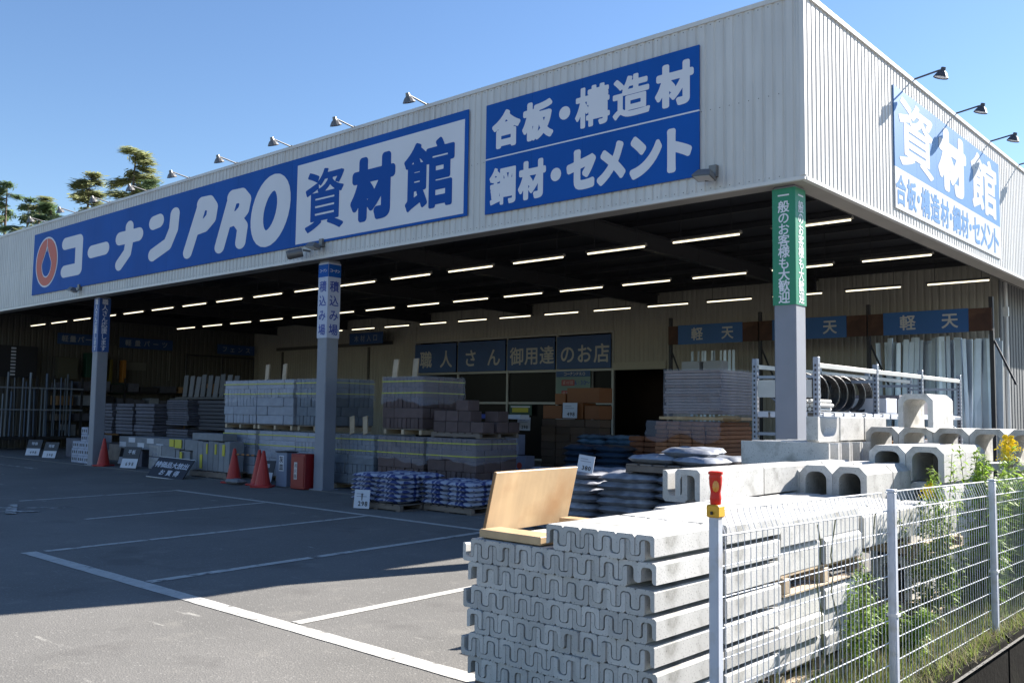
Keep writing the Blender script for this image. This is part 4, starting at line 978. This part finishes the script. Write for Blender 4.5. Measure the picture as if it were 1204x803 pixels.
# racks at the far left wall
rk = thing('pipe_rack', 'dark floor rack holding upright pipes at the far left', 'rack', (-29.9, .9, 0))
mb = MB(); mb.box(0, 0, .35, 1.0, 3.2, .45); part('shelf', mb, dark_steel, rk)
for y in (0, 1.6, 3.15): mb = MB(); mb.box(.92, y, 0, 1.0, y + .06, 2.5); part('upright', mb, dark_steel, rk)
for z in (1.35, 2.1): mb = MB(); mb.box(.985, 0, z, 1.02, 3.2, z + .05); part('rail', mb, rack_blue, rk)
for k in range(22):
    y = 1.0 + k * .135; tl = random.uniform(-.04, .04); h_ = random.uniform(1.45, 2.1) if k % 5 else 2.2
    mb = MB(); mb.tube((0, 0, 0), (0, tl, h_), random.uniform(.02, .045), 8); o = part('metal_pipe', mb, mat('pipe_dull', (.12, .15, .20), .4, metal=.4, obj_var=.4) if k % 3 else mat('pipe_dark_blue', (.08, .12, .2), .4, metal=.4), None, (-29.2 + random.uniform(-.1, .15), y, .455))
    tag(o, 'upright metal pipe in the far left rack, %s from the front' % ORD[k], 'pipe', 'upright pipes at the far left')
hp = thing('hanging_rack', 'black hanging rack with a column of white tags at far left', 'display rack', (-30.0, 1.3, 2.5))
mb = MB(); mb.box(0, 0, 0, .25, 1.5, 1.1); part('panel', mb, ink, hp)
for k in range(9): mb = MB(); mb.box(.252, .62, .06 + k * .115, .26, .78, .12 + k * .115); part('tag', mb, paper, hp)
for k, (y, z, w_, h_, m, lb) in enumerate(((3.6, 2.5, .7, .8, mat('dark_olive', (.08, .075, .05), .7), 'olive wrapped goods'), (4.6, 2.6, .8, .9, dk_green, 'dark green goods'), (5.5, 2.4, .10, .9, mat('mustard', (.12, .09, .01), .6), 'narrow mustard strip'), (6.0, 2.45, .12, .85, orange_m, 'narrow orange strip'), (4.3, 2.15, .5, .16, mat('ochre', (.2, .12, .02), .6), 'ochre carton'), (5.6, 2.0, .9, .4, dk_green, 'lower dark green goods'))):
    cuboid('shelf_goods', '%s on the left wall shelves' % lb, 'shelf goods', -30.2, y, z, .3, w_, h_, m)
sh = thing('wall_shelving', 'long dark shelving along the left wall', 'shelving', (-30.3, 3.3, 0))
for z in (.4, .95, 1.5, 2.05): mb = MB(); mb.box(0, 0, z, .8, 7.8, z + .05); part('shelf', mb, dark_steel, sh)
for y in (0, 2.6, 5.2, 7.75): mb = MB(); mb.box(.74, y, 0, .8, y + .06, 2.6); part('upright', mb, dark_steel, sh)
random.seed(31)
n_ = 0
for z in (.45, 1.0, 1.55, 2.1):
    y = 3.5
    while y < 10.6:
        w_ = random.uniform(.3, .7); h_ = random.uniform(.18, .42); m = random.choice([cardboard, strip, ink, black_card, block_blue, wood_dark, paper if h_ < .22 else strip])
        cuboid('carton', 'goods on the left wall shelving, %s shelf, %s piece counted from outside' % (ORD[int(z / .55)], ORD[min(n_ % 18, 19)]), 'carton', -30.2, y, z + .001, .65, w_, h_, m, 'mixed goods on the left shelving'); y += w_ + random.uniform(.03, .2); n_ += 1
for k, (x, y, w_) in enumerate(((-23.9, 1.5, 1.1), (-22.7, 1.2, .7))): cuboid('carton', 'dark carton on the floor behind the small notice boards, %s' % ('left', 'right')[k], 'carton', x, y, .013, w_, .6, .55, strip)
# hanging department boards on the left wall
for k, (y0, y1, tx) in enumerate(((3.55, 5.2, '軽量パーツ'), (5.85, 8.0, '軽量パーツ'), (10.0, 11.75, 'フェンス'))):
    t = thing('department_sign', ('navy department board left of the left pillar, high on the wall', 'navy department board directly right of the left pillar', 'navy department board above the dark back corner frame')[k], 'sign', (-29.95, y0, 3.78), PI / 2)
    mb = MB(); mb.box(0, 0, 0, y1 - y0, .03, .40); part('panel', mb, sign_navy, t)
    text_part(tx, t, ((y1 - y0) / 2, -.006, .20), .25, mat('print_dull', (.30, .33, .38), .6), bold=.02, pitch=(y1 - y0) / (len(tx) + .8))
wb = thing('wall_notice', 'small pale notice between two light strips on the left wall', 'notice', (-30.25, 6.1, 2.95), PI / 2)
mb = MB(); mb.box(0, 0, 0, 1.0, .02, .30); part('panel', mb, mat('dull_white', (.15, .145, .13), .7), wb)
for x in (-.15, 1.95): mb = MB(); mb.box(x, 0, -.35, x + .05, .03, .75); part('light_strip', mb, mat('dull_white', (.3, .29, .26)), wb)
pf = thing('steel_scaffold', 'dark pipe frame under the fence board in the back corner', 'frame', (-30.0, 8.6, 0))
for y in (0, 1.6, 3.1): mb = MB(); mb.tube((.1, y, 0), (.1, y, 3.7), .035, 6); part('post', mb, dark_steel, pf)
for z in (2.5, 3.65): mb = MB(); mb.tube((.1, 0, z), (.1, 3.1, z), .03, 6); part('rail', mb, dark_steel, pf)
# small hanging sign behind the middle pillar
t = thing('hanging_sign', 'small navy hanging sign partly behind the middle pillar', 'sign', (-22.9, 11.3, 3.95)); mb = MB(); mb.box(0, 0, 0, 1.9, .03, .42); part('panel', mb, sign_navy, t)
text_part('木材入口', t, (.95, -.006, .21), .26, mat('print_dull', (.3, .33, .38), .6), bold=.01, pitch=.36)

# ================================================================== SHOP FRONT
sf = thing('shop_window', 'dark glazed shop entrance with pale aluminium bars in the back wall', 'window', (-19.95, 11.95, 0))
xs = (0, 2.18, 4.45, 6.53, 8.65)
for a, b_ in zip(xs, xs[1:]):
    for z0, z1 in ((.05, 1.78), (1.86, 2.78), (2.86, 3.92)):
        if z0 > 2.8: continue
        mb = MB(); mb.box(a + .05, .06, z0, b_ - .03, .075, z1); part('pane', mb, glass_dark, sf)
for x in xs: mb = MB(); mb.box(x - .03, 0, 0, x + .045, .09, 3.98); part('mullion', mb, alu, sf)
mb = MB(); mb.box(7.87, .002, 0, 7.93, .088, 2.80); part('mullion', mb, alu, sf)
for z, a, b_ in ((1.78, .046, 8.61), (2.79, .046, 8.61), (3.92, .046, 8.61), (.0, .046, 8.61)):
    for c, d_ in zip(xs, xs[1:]): mb = MB(); mb.box(c + .046, .004, z, d_ - .031, .085, z + .07); part('rail', mb, alu, sf)
bs = thing('shop_banner', 'navy shop banner of four panels with pale lettering above the entrance', 'sign', (-19.95, 11.90, 2.87))
for (a, b_), tx in zip(((.05, 2.12), (2.22, 4.40), (4.50, 6.48), (6.57, 8.62)), ('職人', 'さん', '御用達', 'のお店')):
    mb = MB(); mb.box(a, .0, .0, b_, .03, 1.0); p = part('panel', mb, sign_navy, bs)
    W = b_ - a; n = len(tx)
    text_part(tx, bs, ((a + b_) / 2 + .05, -.006, .44), .62 if n == 2 else .60, mat('print_cream', (.42, .42, .41), .6), bold=.02, pitch=W / n * (.98 if n == 2 else .95))
hs = thing('opening_hours_sign', 'pale green opening hours sign with two rows of times on the shop window', 'sign', (-13.38, 11.88, 1.88))
mb = MB(); mb.box(0, 0, 0, 1.32, .03, .92); part('panel', mb, mat('hours_green', (.16, .24, .22), .6), hs)
mb = MB(); mb.box(0, -.003, .74, 1.32, -.0005, .92); part('header', mb, sign_navy, hs); text_part('コーナンPRO', hs, (.72, -.006, .83), .13, mat('print_cream', (.42, .42, .41)), bold=.02, pitch=.12)
for z, tx, t2 in ((.55, '資材館', '6:30〜'), (.22, '日曜祝', '6:30〜')):
    mb = MB(); mb.box(.22, -.003, z - .08, .72, -.0005, z + .10); part('red_tag', mb, mat('tag_red', (.30, .04, .05), .6), hs)
    text_part(tx, hs, (.47, -.006, z + .01), .14, mat('print_cream', (.42, .42, .4)), pitch=.15); text_part(t2, hs, (1.0, -.006, z + .01), .18, ink_blue, bold=.02, pitch=.115)
t = thing('poster', 'white poster with four bold characters low on the shop window', 'poster', (-13.35, 11.87, 1.05)); mb = MB(); mb.box(0, 0, 0, .72, .01, .66); part('sheet', mb, mat('poster_white', (.36, .38, .44), .6), t); text_part('資材売場', t, (.36, -.005, .46), .16, ink, bold=.02, pitch=.165)
t = thing('poster', 'green and yellow poster on the dark lower window', 'poster', (-15.3, 11.87, 1.42)); mb = MB(); mb.box(0, 0, 0, .95, .01, .34); part('sheet', mb, dk_green, t); mb = MB(); mb.box(.12, -.004, .10, .80, -.001, .24); part('yellow_band', mb, yellow_label, t); mb = MB(); mb.box(.06, -.003, .25, .88, -.001, .30); part('white_band', mb, paper, t)
# ---- goods in front of the shop window
random.seed(12)
for l in range(8):
    for k in range(4): cuboid('carton', 'brown carton in the stack before the shop window, %s layer up, %s from the left' % (ORD[l], ORD[k]), 'carton', -9.05 + k * .42 + random.uniform(-.015, .015), 6.0, .013 + l * .17, .41, .4, .165, mat('carton_dull', (.09, .055, .035), .8, obj_var=.25), 'brown cartons before the shop window')
for k, (x, z, w_, h_) in enumerate(((-9.05, 1.38, .55, .30), (-8.45, 1.38, .55, .36), (-7.85, 1.38, .4, .30), (-8.35, 1.745, .9, .33), (-8.7, 1.70, .3, .25))): cuboid('carton', 'orange carton on top of the brown ones, %s of five' % ORD[k], 'carton', x, 6.05, z, w_, .5, h_, mat('carton_orange', (.20, .07, .02), .7, obj_var=.2), 'orange cartons')
t = price_card('white price card on the orange cartons', (-8.15, 5.9, 1.40), .1, '498', .38, .34, -.05, stand=False); t = price_card('white price card beside the brown cartons', (-9.25, 5.6, 1.10), .1, '298', .36, .30, -.05, stand=False)
bx = mat('carton_print_white', (.22, .24, .34), .7, obj_var=.12)
for k, (x, y, z, w_, h_) in enumerate(((-8.55, 4.2, .62, .30, .42), (-8.95, 4.2, .20, .60, .40), (-8.30, 4.2, .20, .32, .40))):
    o = cuboid('carton', 'white printed carton with red and blue marks, %s of three' % ORD[k], 'carton', x, y, z, w_, .3, h_, bx, 'white printed cartons')
    mb = MB(); mb.lathe([(.0, 0), (.07, 0)], 12, (w_ / 2, -.004, h_ / 2), Vector((0, -1, 0))); part('printed_mark', mb, red_print if k else ink_blue, o)
t = cuboid('carton', 'white carton with dark diamond mark left of the printed cartons', 'carton', -10.2, 4.3, .95, .33, .3, .40, bx); mb = MB(); mb.add([(.165, -.004, .08), (.26, -.004, .19), (.165, -.004, .30), (.07, -.004, .19)], [(0, 1, 2, 3)]); part('printed_mark', mb, ink, t)
for k in range(6): cuboid('tool_case', 'dark boxed goods left of the printed cartons, %s from the left' % ORD[k], 'boxed goods', -10.7 + (k % 3) * .58, 4.35, .013 + (k // 3) * .46, .55, .4, .45, mat('dark_goods', (.03, .04, .055), .5, obj_var=.3), 'dark boxed goods')
for k in range(5): cuboid('tarpaulin_roll', 'rolled dark goods on the boxes by the window, %s from the left' % ORD[k], 'roll', -10.8 + k * .42, 4.9, 1.36, .38, .3, .10, random.choice((mat('dull_green', (.03, .07, .05), .5), ink_blue, paper)), 'rolled goods')
lb_mat = mat('bag_light_blue', (.10, .18, .27), .25, var=.3, scale=7, bump=.4, bscale=14, obj_var=.2)
for l in range(10):
    for k in range(2): bag('light blue bag in the middle of the bay, %s layer up, %s' % (ORD[l], ('left', 'right')[k]), (-6.9 + k * .72, 5.2, .10 + l * .095), .70, .5, .12, lb_mat, 0, 'light blue bags mid bay')
for l in range(5):
    for k in range(2): bag('steel blue bag in front of the light blue bags, %s layer up, %s' % (ORD[l], ('left', 'right')[k]), (-6.0 + k * .72, 3.6, .35 + l * .11), .70, .5, .13, mat('bag_steel', (.03, .06, .11), .3, bump=.4, bscale=14, obj_var=.2), 0, 'steel blue bags')
br = mat('orange_brick', (.24, .09, .04), .8, var=.2, scale=9, obj_var=.25)
for l in range(9):
    n = 6 if l < 7 else 4
    for k in range(n): cuboid('brick_bag', 'orange brown bagged bricks mid bay, %s layer up, %s from the left' % (ORD[l], ORD[k]), 'brick bundle', -5.9 + k * .36 + random.uniform(-.02, .02) + (.36 if l > 6 else 0), 4.4, .15 + l * .105, .34, .35, .095, br, 'orange brown brick bundles', .02)
# plasterboard stack on lumber
t = thing('board_stack', 'tall film wrapped stack of pale boards left of the steel rack', 'board stack', (-4.15, 3.5, 1.50)); rng = random.Random(4)
for k in range(15):
    link('board', bmesh_block(1.10, 1.15, .044, panel_white), t, (rng.uniform(-.02, .02), rng.uniform(-.03, .02), .02 + k * .0505))
film_sheet(-.02, 1.11, .0, .80, 44, t, 1.15)
cuboid('wood_board', 'orange board between the pale boards and the lumber', 'board', -4.22, 3.42, 1.42, 1.25, 1.25, .055, wood_pale)
t = thing('lumber_stack', 'stack of reddish lumber under the pale boards, loosely wrapped', 'lumber stack', (-4.3, 3.45, .30)); rng = random.Random(9)
for l in range(15):
    for k in range(5):
        link('timber', bmesh_block(.235, 1.2, .066, lumber), t, (k * .245 + rng.uniform(-.01, .01), rng.uniform(-.05, .03), l * .073))
mb = MB(); rng = random.Random(8); vs = []
for j in range(5):
    for i in range(15): vs.append((-.12 + i * .105, -.10 - .05 * rng.random() - .04 * (j % 2), 1.10 - j * .075 - .08 * math.sin(i * .7) * (j / 4)))
mb.add(vs, [(j * 15 + i, j * 15 + i + 1, (j + 1) * 15 + i + 1, (j + 1) * 15 + i) for j in range(4) for i in range(14)]); part('wrap_film', mb, film_m, t, smooth=True)
bag('crumpled pale offcut on the corner of the lumber stack', (-2.95, 3.55, 1.40), .4, .25, .10, wood_pale, 0, None, 'wood_offcut')
# studs in racks with 軽天 boards
for k, (x0, x1) in enumerate(((-8.12, -5.62), (-5.58, -3.02), (-2.98, -.47))):
    t = thing('stud_rack_sign', 'rusty board with navy panel reading 軽天 above the steel studs, %s from the left' % ORD[k], 'sign', (x0, 9.95, 3.30), 0, 'navy boards on the stud racks')
    W = x1 - x0
    mb = MB(); mb.box(0, 0, 0, W, .04, .47); part('backing_board', mb, rust, t); mb = MB(); mb.box(.34 if k else .3, -.012, -.01, W - (.44 if k else .4), -.001, .48); part('panel', mb, mat('sign_navy_lit', (.012, .085, .26), .5), t)
    for ch, fx_ in (('軽', .34), ('天', .68)): text_part(ch, t, (W * fx_, -.016, .24), .34, mat('print_cream', (.42, .42, .4)), bold=.02)
for x in (-8.1, -5.6, -3.0, -.50):
    t = thing('rack_post', 'dark rusty rack post under the navy boards at %s' % {-8.1: 'the far left', -5.6: 'the left gap', -3.0: 'the right gap', -.50: 'the right end'}[x], 'rack post', (x, 10.0, 0))
    mb = MB(); mb.cbox(-.04, 0, 0, .04, .08, 4.0, .004); part('post', mb, dark_steel, t); mb = MB(); mb.tube((.04, .04, 3.1), (.42, .06, 2.2), .022, 6); part('brace', mb, dark_steel, t)
random.seed(77)
for k in range(29):
    x = -2.85 + k * .082; mb = MB(); w_ = random.choice((.075, .09, .11)); h_ = 2.75 + random.uniform(-.05, .1)
    mb.box(0, 0, 0, w_, .004, h_); mb.box(0, .0045, 0, .004, .04, h_); mb.box(w_ - .004, .0045, 0, w_, .04, h_)
    o = part('steel_stud', mb, galv, None, (x, 10.35 + random.uniform(-.1, .12), .42), (random.uniform(-.05, -.02), random.uniform(-.03, .035) * (2 if k % 6 == 0 else 1), random.uniform(-.2, .2))); tag(o, 'long upright steel stud in the right-hand rack, %s from the left' % ORD[k], 'steel stud', 'upright steel studs on the right')
for k in range(16):
    x = -2.85 + k * .15; o = link('steel_stud', MB().box(0, 0, 0, .12, .03, 2.7).mesh('stud', galv), None, (x, 10.62, .5), (-.03, random.uniform(-.02, .03), 0)); tag(o, 'long steel stud in the rear row of the right-hand rack, %s from the left' % ORD[k], 'steel stud', 'rear steel studs on the right')
for k in range(10):
    x = -7.75 + k * .13; mb = MB(); w_ = .07; mb.box(0, 0, 0, w_, .004, 2.7); mb.box(0, .0045, 0, .004, .04, 2.7)
    o = part('steel_stud', mb, galv, None, (x, 10.4, .45), (-.03, random.uniform(-.02, .02), random.uniform(-.3, .3))); tag(o, 'long upright steel stud in the left-hand rack, %s from the left' % ORD[k], 'steel stud', 'upright steel studs on the left')
for k, x in enumerate((-6.3, -5.75)): cuboid('carton', 'pale carton on the tall boards under the left navy board, %s' % ('left', 'right')[k], 'carton', x, 7.6, 2.35, .45, .3, .35, mat('carton_pale', (.35, .36, .38), .7))
# pallet rack with hoses
rk = thing('steel_rack', 'grey blue pallet rack with pale beams behind the corner pillar', 'rack', (-1.15, 1.0, 0))
for x in (0, .85):
    for k, y in enumerate((0, 2.05, 4.0, 6.03)):
        if x == 0 and k > 1: pass
        hh = 2.27
        mb = MB(); mb.cbox(-.035, -.035, 0, .035, .035, hh, .004); u_ = part('upright', mb, rack_blue, rk, (x, y, 0))
        mb = MB()
        for q in range(34): mb.box(-.012, -.0365, .1 + q * .062, .012, -.0352, .13 + q * .062)
        for q in range(34): mb.box(.0352, -.012, .1 + q * .062, .0365, .012, .13 + q * .062)
        part('slot', mb, ink, u_, kind='stuff')
for y in (0, 2.05, 4.0, 6.03):
    for z in (.4, 1.25, 2.0): mb = MB(); mb.box(.036, y - .015, z, .814, y + .015, z + .04); part('cross_bar', mb, rack_blue, rk)
    mb = MB(); mb.tube((.03, y, 1.9), (.82, y, 1.3), .014, 6); mb.tube((.82, y, 1.25), (.03, y, .6), .014, 6); part('brace', mb, rack_blue, rk)
for y0, y1 in ((0, 2.05), (2.05, 4.0), (4.0, 6.03)):
    for x in (0, .85):
        for z in (.7, 1.48, 2.13): mb = MB(); mb.cbox(x - .02, y0 + .037, z, x + .03, y1 - .037, z + .06, .003); part('beam', mb, rack_white if z > 2 else rack_blue, rk)
    for z in (.78, 1.555): mb = MB(); mb.box(.0305, y0 + .04, z, .815, y1 - .04, z + .015); part('shelf', mb, mat('shelf_board', (.3, .32, .36), .6), rk)
for k in range(16):
    mb = MB(); y = .12 + k * .35 + random.uniform(-.03, .03); mb.box(.882, y, 1.485, .888, y + .24, 1.555); part('shelf_label', mb, paper, rk)
for x in range(4): mb = MB(); mb.box(.05 + x * .18, -.042, 1.49, .20 + x * .18, -.037, 1.56); part('shelf_label', mb, paper, rk)
mb = MB(); mb.box(.05, -.042, 1.75, .8, -.02, 1.98); part('front_panel', mb, rack_white, rk)
def coil(label, loc, R, r, m, rx):
    t = thing('hose_coil', label, 'hose coil', loc, 0, 'black hose coils on the rack')
    for j in range(4):
        mb = MB(); n = 26; pts = [(R * math.cos(2 * PI * k / n), (j - 1.5) * r * 2.05, R * math.sin(2 * PI * k / n)) for k in range(n + 1)]
        mb.path(pts, r, 6); part('loop', mb, m, t, (0, 0, 0), rx)
for k in range(8):
    coil('black hose coil standing on the rack shelf, %s from the front' % ORD[k], (-.78, 1.3 + k * .32, 1.58 + .26), .25, .017, black_rubber, (0, .0, math.radians(55 + 6 * (k % 3))))
for k in range(6):
    cuboid('carton', 'small goods on the rack shelf past the hoses, %s from the front' % ORD[k], 'carton', -1.05, 3.6 + k * .55, 1.572, .7, .45, .22 + .06 * (k % 2), random.choice((ink, paper, strip)), 'small goods on the rack')
for k in range(8):
    cuboid('carton', 'dark goods on the lower rack shelf, %s from the front' % ORD[k], 'carton', -1.05, 1.15 + k * .68, .797, .7, .58, .35, random.choice((ink, strip, cardboard)), 'dark goods on the lower rack shelf')
t = thing('pipe_bundle', 'bundle of white pipes on the rack beside the hoses', 'pipe bundle', (-.55, 1.08, 1.572))
for k in range(12):
    mb = MB(); mb.tube((0, 0, 0), (0, .5, 0), .026, 10); part('pipe', mb, rack_white, t, (.06 * (k % 4) + .03 * ((k // 4) % 2), 0, .028 + .052 * (k // 4)))

# ================================================================== PLANTS
def leafy(name, label, loc, h, n_st, n_leaf, lm, spread, lsize, flower=None, cat='plant', seed=0, droop=.3, zmin=.15, group=None, stem_r=.004):
    rng = random.Random(seed); t = thing(name, label, cat, loc, 0, group); lf = MB(); fl = MB()
    for s in range(n_st):
        a = rng.uniform(0, 2 * PI); sp = spread * rng.random() ** .6; top = Vector((math.cos(a) * sp, math.sin(a) * sp, h * rng.uniform(.72, 1.0))); b0 = top * Vector((.25, .25, 0)); b0 = Vector((top.x * .25, top.y * .25, 0))
        mid = b0.lerp(top, .5) + Vector((rng.uniform(-.04, .04), rng.uniform(-.04, .04), 0)); st = MB(); st.tube(b0, mid, stem_r, 5); st.tube(mid, top, stem_r, 5, stem_r * .5); part('stem', st, stem_m, t)
        for k in range(n_leaf):
            u = zmin + (1 - zmin) * rng.random(); p = b0.lerp(mid, u * 2) if u < .5 else mid.lerp(top, u * 2 - 1)
            an = rng.uniform(0, 2 * PI); el = rng.uniform(-.1, .9) - droop * rng.random(); L_ = lsize * rng.uniform(.6, 1.2) * (1.15 - .5 * u)
            d = Vector((math.cos(an) * math.cos(el), math.sin(an) * math.cos(el), math.sin(el))); sd = d.cross(Vector((0, 0, 1))).normalized() * L_ * .15
            q = p + d * L_ * .5 + Vector((0, 0, .004)); e = p + d * L_ + Vector((0, 0, -L_ * .25))
            n = len(lf.v); lf.add([p, q + sd, e, q - sd], [(0, 1, 2, 3)])
        if flower:
            for k in range(260):
                u = rng.random(); an = rng.uniform(0, 2 * PI); rr = .055 * (1 - u) + .01; c = top + Vector((math.cos(an) * rr * rng.random() * 1.4, math.sin(an) * rr * rng.random() * 1.4, (u - .4) * .12)); q = .0042
                fl.add([c + Vector((-q, 0, -q)), c + Vector((q, 0, -q)), c + Vector((q, q, q)), c + Vector((-q, q, q))], [(0, 1, 2, 3)])
    part('leaves', lf, lm, t, kind='stuff')
    if flower: part('flowers', fl, flower, t, kind='stuff')
    return t
leafy('goldenrod', 'tall goldenrod with yellow flower head rising above the fence at the right', (2.74, -2.42, .05), 1.52, 3, 90, leaf_g, .06, .12, flower_y, 'plant', 3, zmin=.35)
leafy('goldenrod', 'short goldenrod tip with orange yellow flowers behind the second fence panel', (2.5, -3.62, .05), 1.13, 1, 60, leaf_g, .08, .11, flower_y, 'plant', 4)
for k, (x, y, h_, ns, nl, m, sp, ls, lb) in enumerate((
        (2.62, -3.55, 1.24, 9, 130, leaf_g, .20, .085, 'bushy green weed with feathery tops behind the third post'),
        (2.66, -2.85, 1.30, 14, 150, leaf_g, .28, .12, 'dense leafy weed right of the third fence post'),
        (2.72, -2.25, 1.22, 15, 150, leaf_g, .28, .13, 'leafy weed at the right edge of the photo behind the fence'),
        (2.60, -4.10, .92, 8, 110, leaf_d, .24, .085, 'olive weed in the middle of the second fence panel'),
        (2.55, -5.15, .60, 7, 110, leaf_g, .16, .075, 'bright green weed growing up behind the first fence panel'),
        (2.68, -5.35, .76, 3, 90, leaf_g, .05, .055, 'thin bright green sapling behind the first fence panel'),
        (2.66, -4.72, .36, 10, 80, leaf_g, .22, .10, 'low broad leaved weed at the foot of the second post'),
        (2.60, -3.0, .5, 12, 80, leaf_d, .30, .09, 'low olive weed below the third post'),
        (2.66, -1.3, 1.0, 12, 90, leaf_d, .30, .10, 'dark weed clump behind the far fence panel'))):
    leafy('weed', lb, (x, y, .05), h_, ns, nl, m, sp, ls, None, 'weed', 10 + k)
# dry grass and verge soil along the fence foot
mb = MB(); mb.add([(2.46, -6.6, .012), (2.76, -6.6, .03), (2.76, 9, .03), (2.40, 9, .012)], [(0, 1, 2, 3)]); part('verge', mb, soil, kind='structure')
rng = random.Random(55); gm = MB(); gd = MB()
for k in range(11000):
    y = -6.3 + 7.5 * rng.random(); x = 2.50 + .46 * rng.random() + (.05 if rng.random() < .1 else 0); h_ = rng.uniform(.04, .22) * (1.6 if rng.random() < .12 else 1); a = rng.uniform(0, 2 * PI); l = rng.uniform(.02, .12); wv = .0025
    dx, dy = math.cos(a), math.sin(a); b0 = Vector((x, y, .045 if x > 2.76 else .02)); h_ *= .45 if x > 2.8 else 1; p = b0 + Vector((dx * l, dy * l, h_)); sd = Vector((-dy * wv, dx * wv, 0))
    (gm if rng.random() < .6 else gd).add([b0 - sd, b0 + sd, p], [(0, 1, 2)])
o = part('grass', gm, leaf_d, kind='stuff'); tag(o, 'thin green grass blades along the foot of the fence', 'grass'); o = part('dry_grass', gd, leaf_dry, kind='stuff'); tag(o, 'dry straw coloured grass along the foot of the fence', 'grass')
# vine twigs on the fence
mb = MB(); rng = random.Random(2); p = Vector((2.80, -6.0, .25))
for br_ in range(3):
    p = Vector((2.81, -6.15 + br_ * .28, .15)); pts = [p]
    for k in range(10): p = p + Vector((rng.uniform(-.008, .008), rng.uniform(-.05, .03), .085)); pts.append(p)
    mb.path(pts, .0035, 5)
o = part('dry_vine', mb, stem_m, None); tag(o, 'thin leafless dry vine climbing the first fence panel', 'vine')

# ================================================================== TREES
def conifer(label, x, y, h, R, lean, m, seed, dens=1.0, flat=.0, zlow=.5):
    rng = random.Random(seed); t = thing('conifer', label, 'tree', (x, y, 0), 0, 'trees behind the left end of the store')
    tr = MB(); tr.tube((0, 0, 0), (lean * .5, 0, h * .55), .30, 9, .17, False); tr.tube((lean * .5, 0, h * .55), (lean, 0, h * .98), .17, 8, .02); part('trunk', tr, bark, t)
    lv = MB(); bo = MB(); nb = int(19 * dens)
    for k in range(nb):
        u = zlow + (1 - zlow) * (k + rng.random()) / nb; az = rng.uniform(0, 2 * PI); z = h * u; r = R * (1 - u) ** 1.05 * rng.uniform(.6, 1.35) + .12
        cx = lean * u; prev = Vector((cx, 0, z)); pts = [prev]; n = 6
        for j in range(1, n + 1):
            s = j / n; pts.append(Vector((cx + math.cos(az) * r * s, math.sin(az) * r * s, z + r * (.30 * s - .42 * s * s) + rng.uniform(-.05, .05))))
        bo.path(pts[:4], .03, 4)
        for a, b_ in zip(pts[1:], pts[2:]):
            for q in range(int(44 * dens)):
                c = a.lerp(b_, rng.random()) + Vector((rng.gauss(0, .17), rng.gauss(0, .17), rng.gauss(-.05, .06))); L_ = rng.uniform(.22, .52); aa = az + rng.uniform(-.55, .55); d = Vector((math.cos(aa), math.sin(aa), rng.uniform(-.55, .15))).normalized(); sd = d.cross(Vector((rng.random(), rng.random(), 1))).normalized() * L_ * .075
                lv.add([c - sd * .4, c + d * L_ * .5 + sd, c + d * L_, c + d * L_ * .5 - sd], [(0, 1, 2, 3)])
    part('branch', bo, bark, t, kind='stuff'); part('crown', lv, m, t, kind='stuff')
conifer('dark tree at the left edge of the photo', -60.0, 12.0, 16.4, 12, 0, conifer_g, 1, 1.7)
conifer('sparse pale tree between the dark edge tree and the big one', -48.5, 9.5, 12.9, 6.5, .6, conifer_b, 2, 1.3)
conifer('big spreading tree with layered boughs above the left roofline', -43.2, 10.0, 13.5, 10.5, .2, conifer_b, 3, 2.1)
conifer('darker companion tree at the foot of the spreading tree', -44.6, 9.0, 12.1, 9, -.5, conifer_g, 8, 1.7)
conifer('tallest pointed tree with tiered boughs', -38.9, 10.0, 14.0, 6.8, .9, conifer_b, 4, 1.9)
conifer('small dark pointed tree right of the tallest tree', -35.0, 9.5, 11.9, 2.4, .1, conifer_g, 5, 1.1)
conifer('pale feathery tree filling the gap left of the tallest tree', -41.2, 11.5, 12.8, 7.5, .3, conifer_b, 11, 1.5)
conifer('soft green tree between the pale sparse tree and the dark edge', -52.5, 10.5, 13.6, 8.0, .3, conifer_g, 12, 1.5)
conifer('tiny tree tip showing over the roofline', -35.6, 17.0, 12.0, .9, 0, conifer_g, 6, .8)
# distant wooded ridge closing the horizon
hb = MB(); N = 90; vs = []
for k in range(N + 1):
    a = math.radians(60 + 200 * k / N) ; R_ = 420; hgt = 10 + 7 * math.sin(k * .31) + 4 * math.sin(k * .83 + 1); vs += [(R_ * math.cos(a), R_ * math.sin(a), -1), ((R_ + 60) * math.cos(a), (R_ + 60) * math.sin(a), hgt)]
hb.add(vs, [(2 * k, 2 * k + 1, 2 * k + 3, 2 * k + 2) for k in range(N)]); part('hills', hb, mat('hill_green', (.05, .07, .035), .9, var=.4, scale=.05), kind='structure', fix=True)
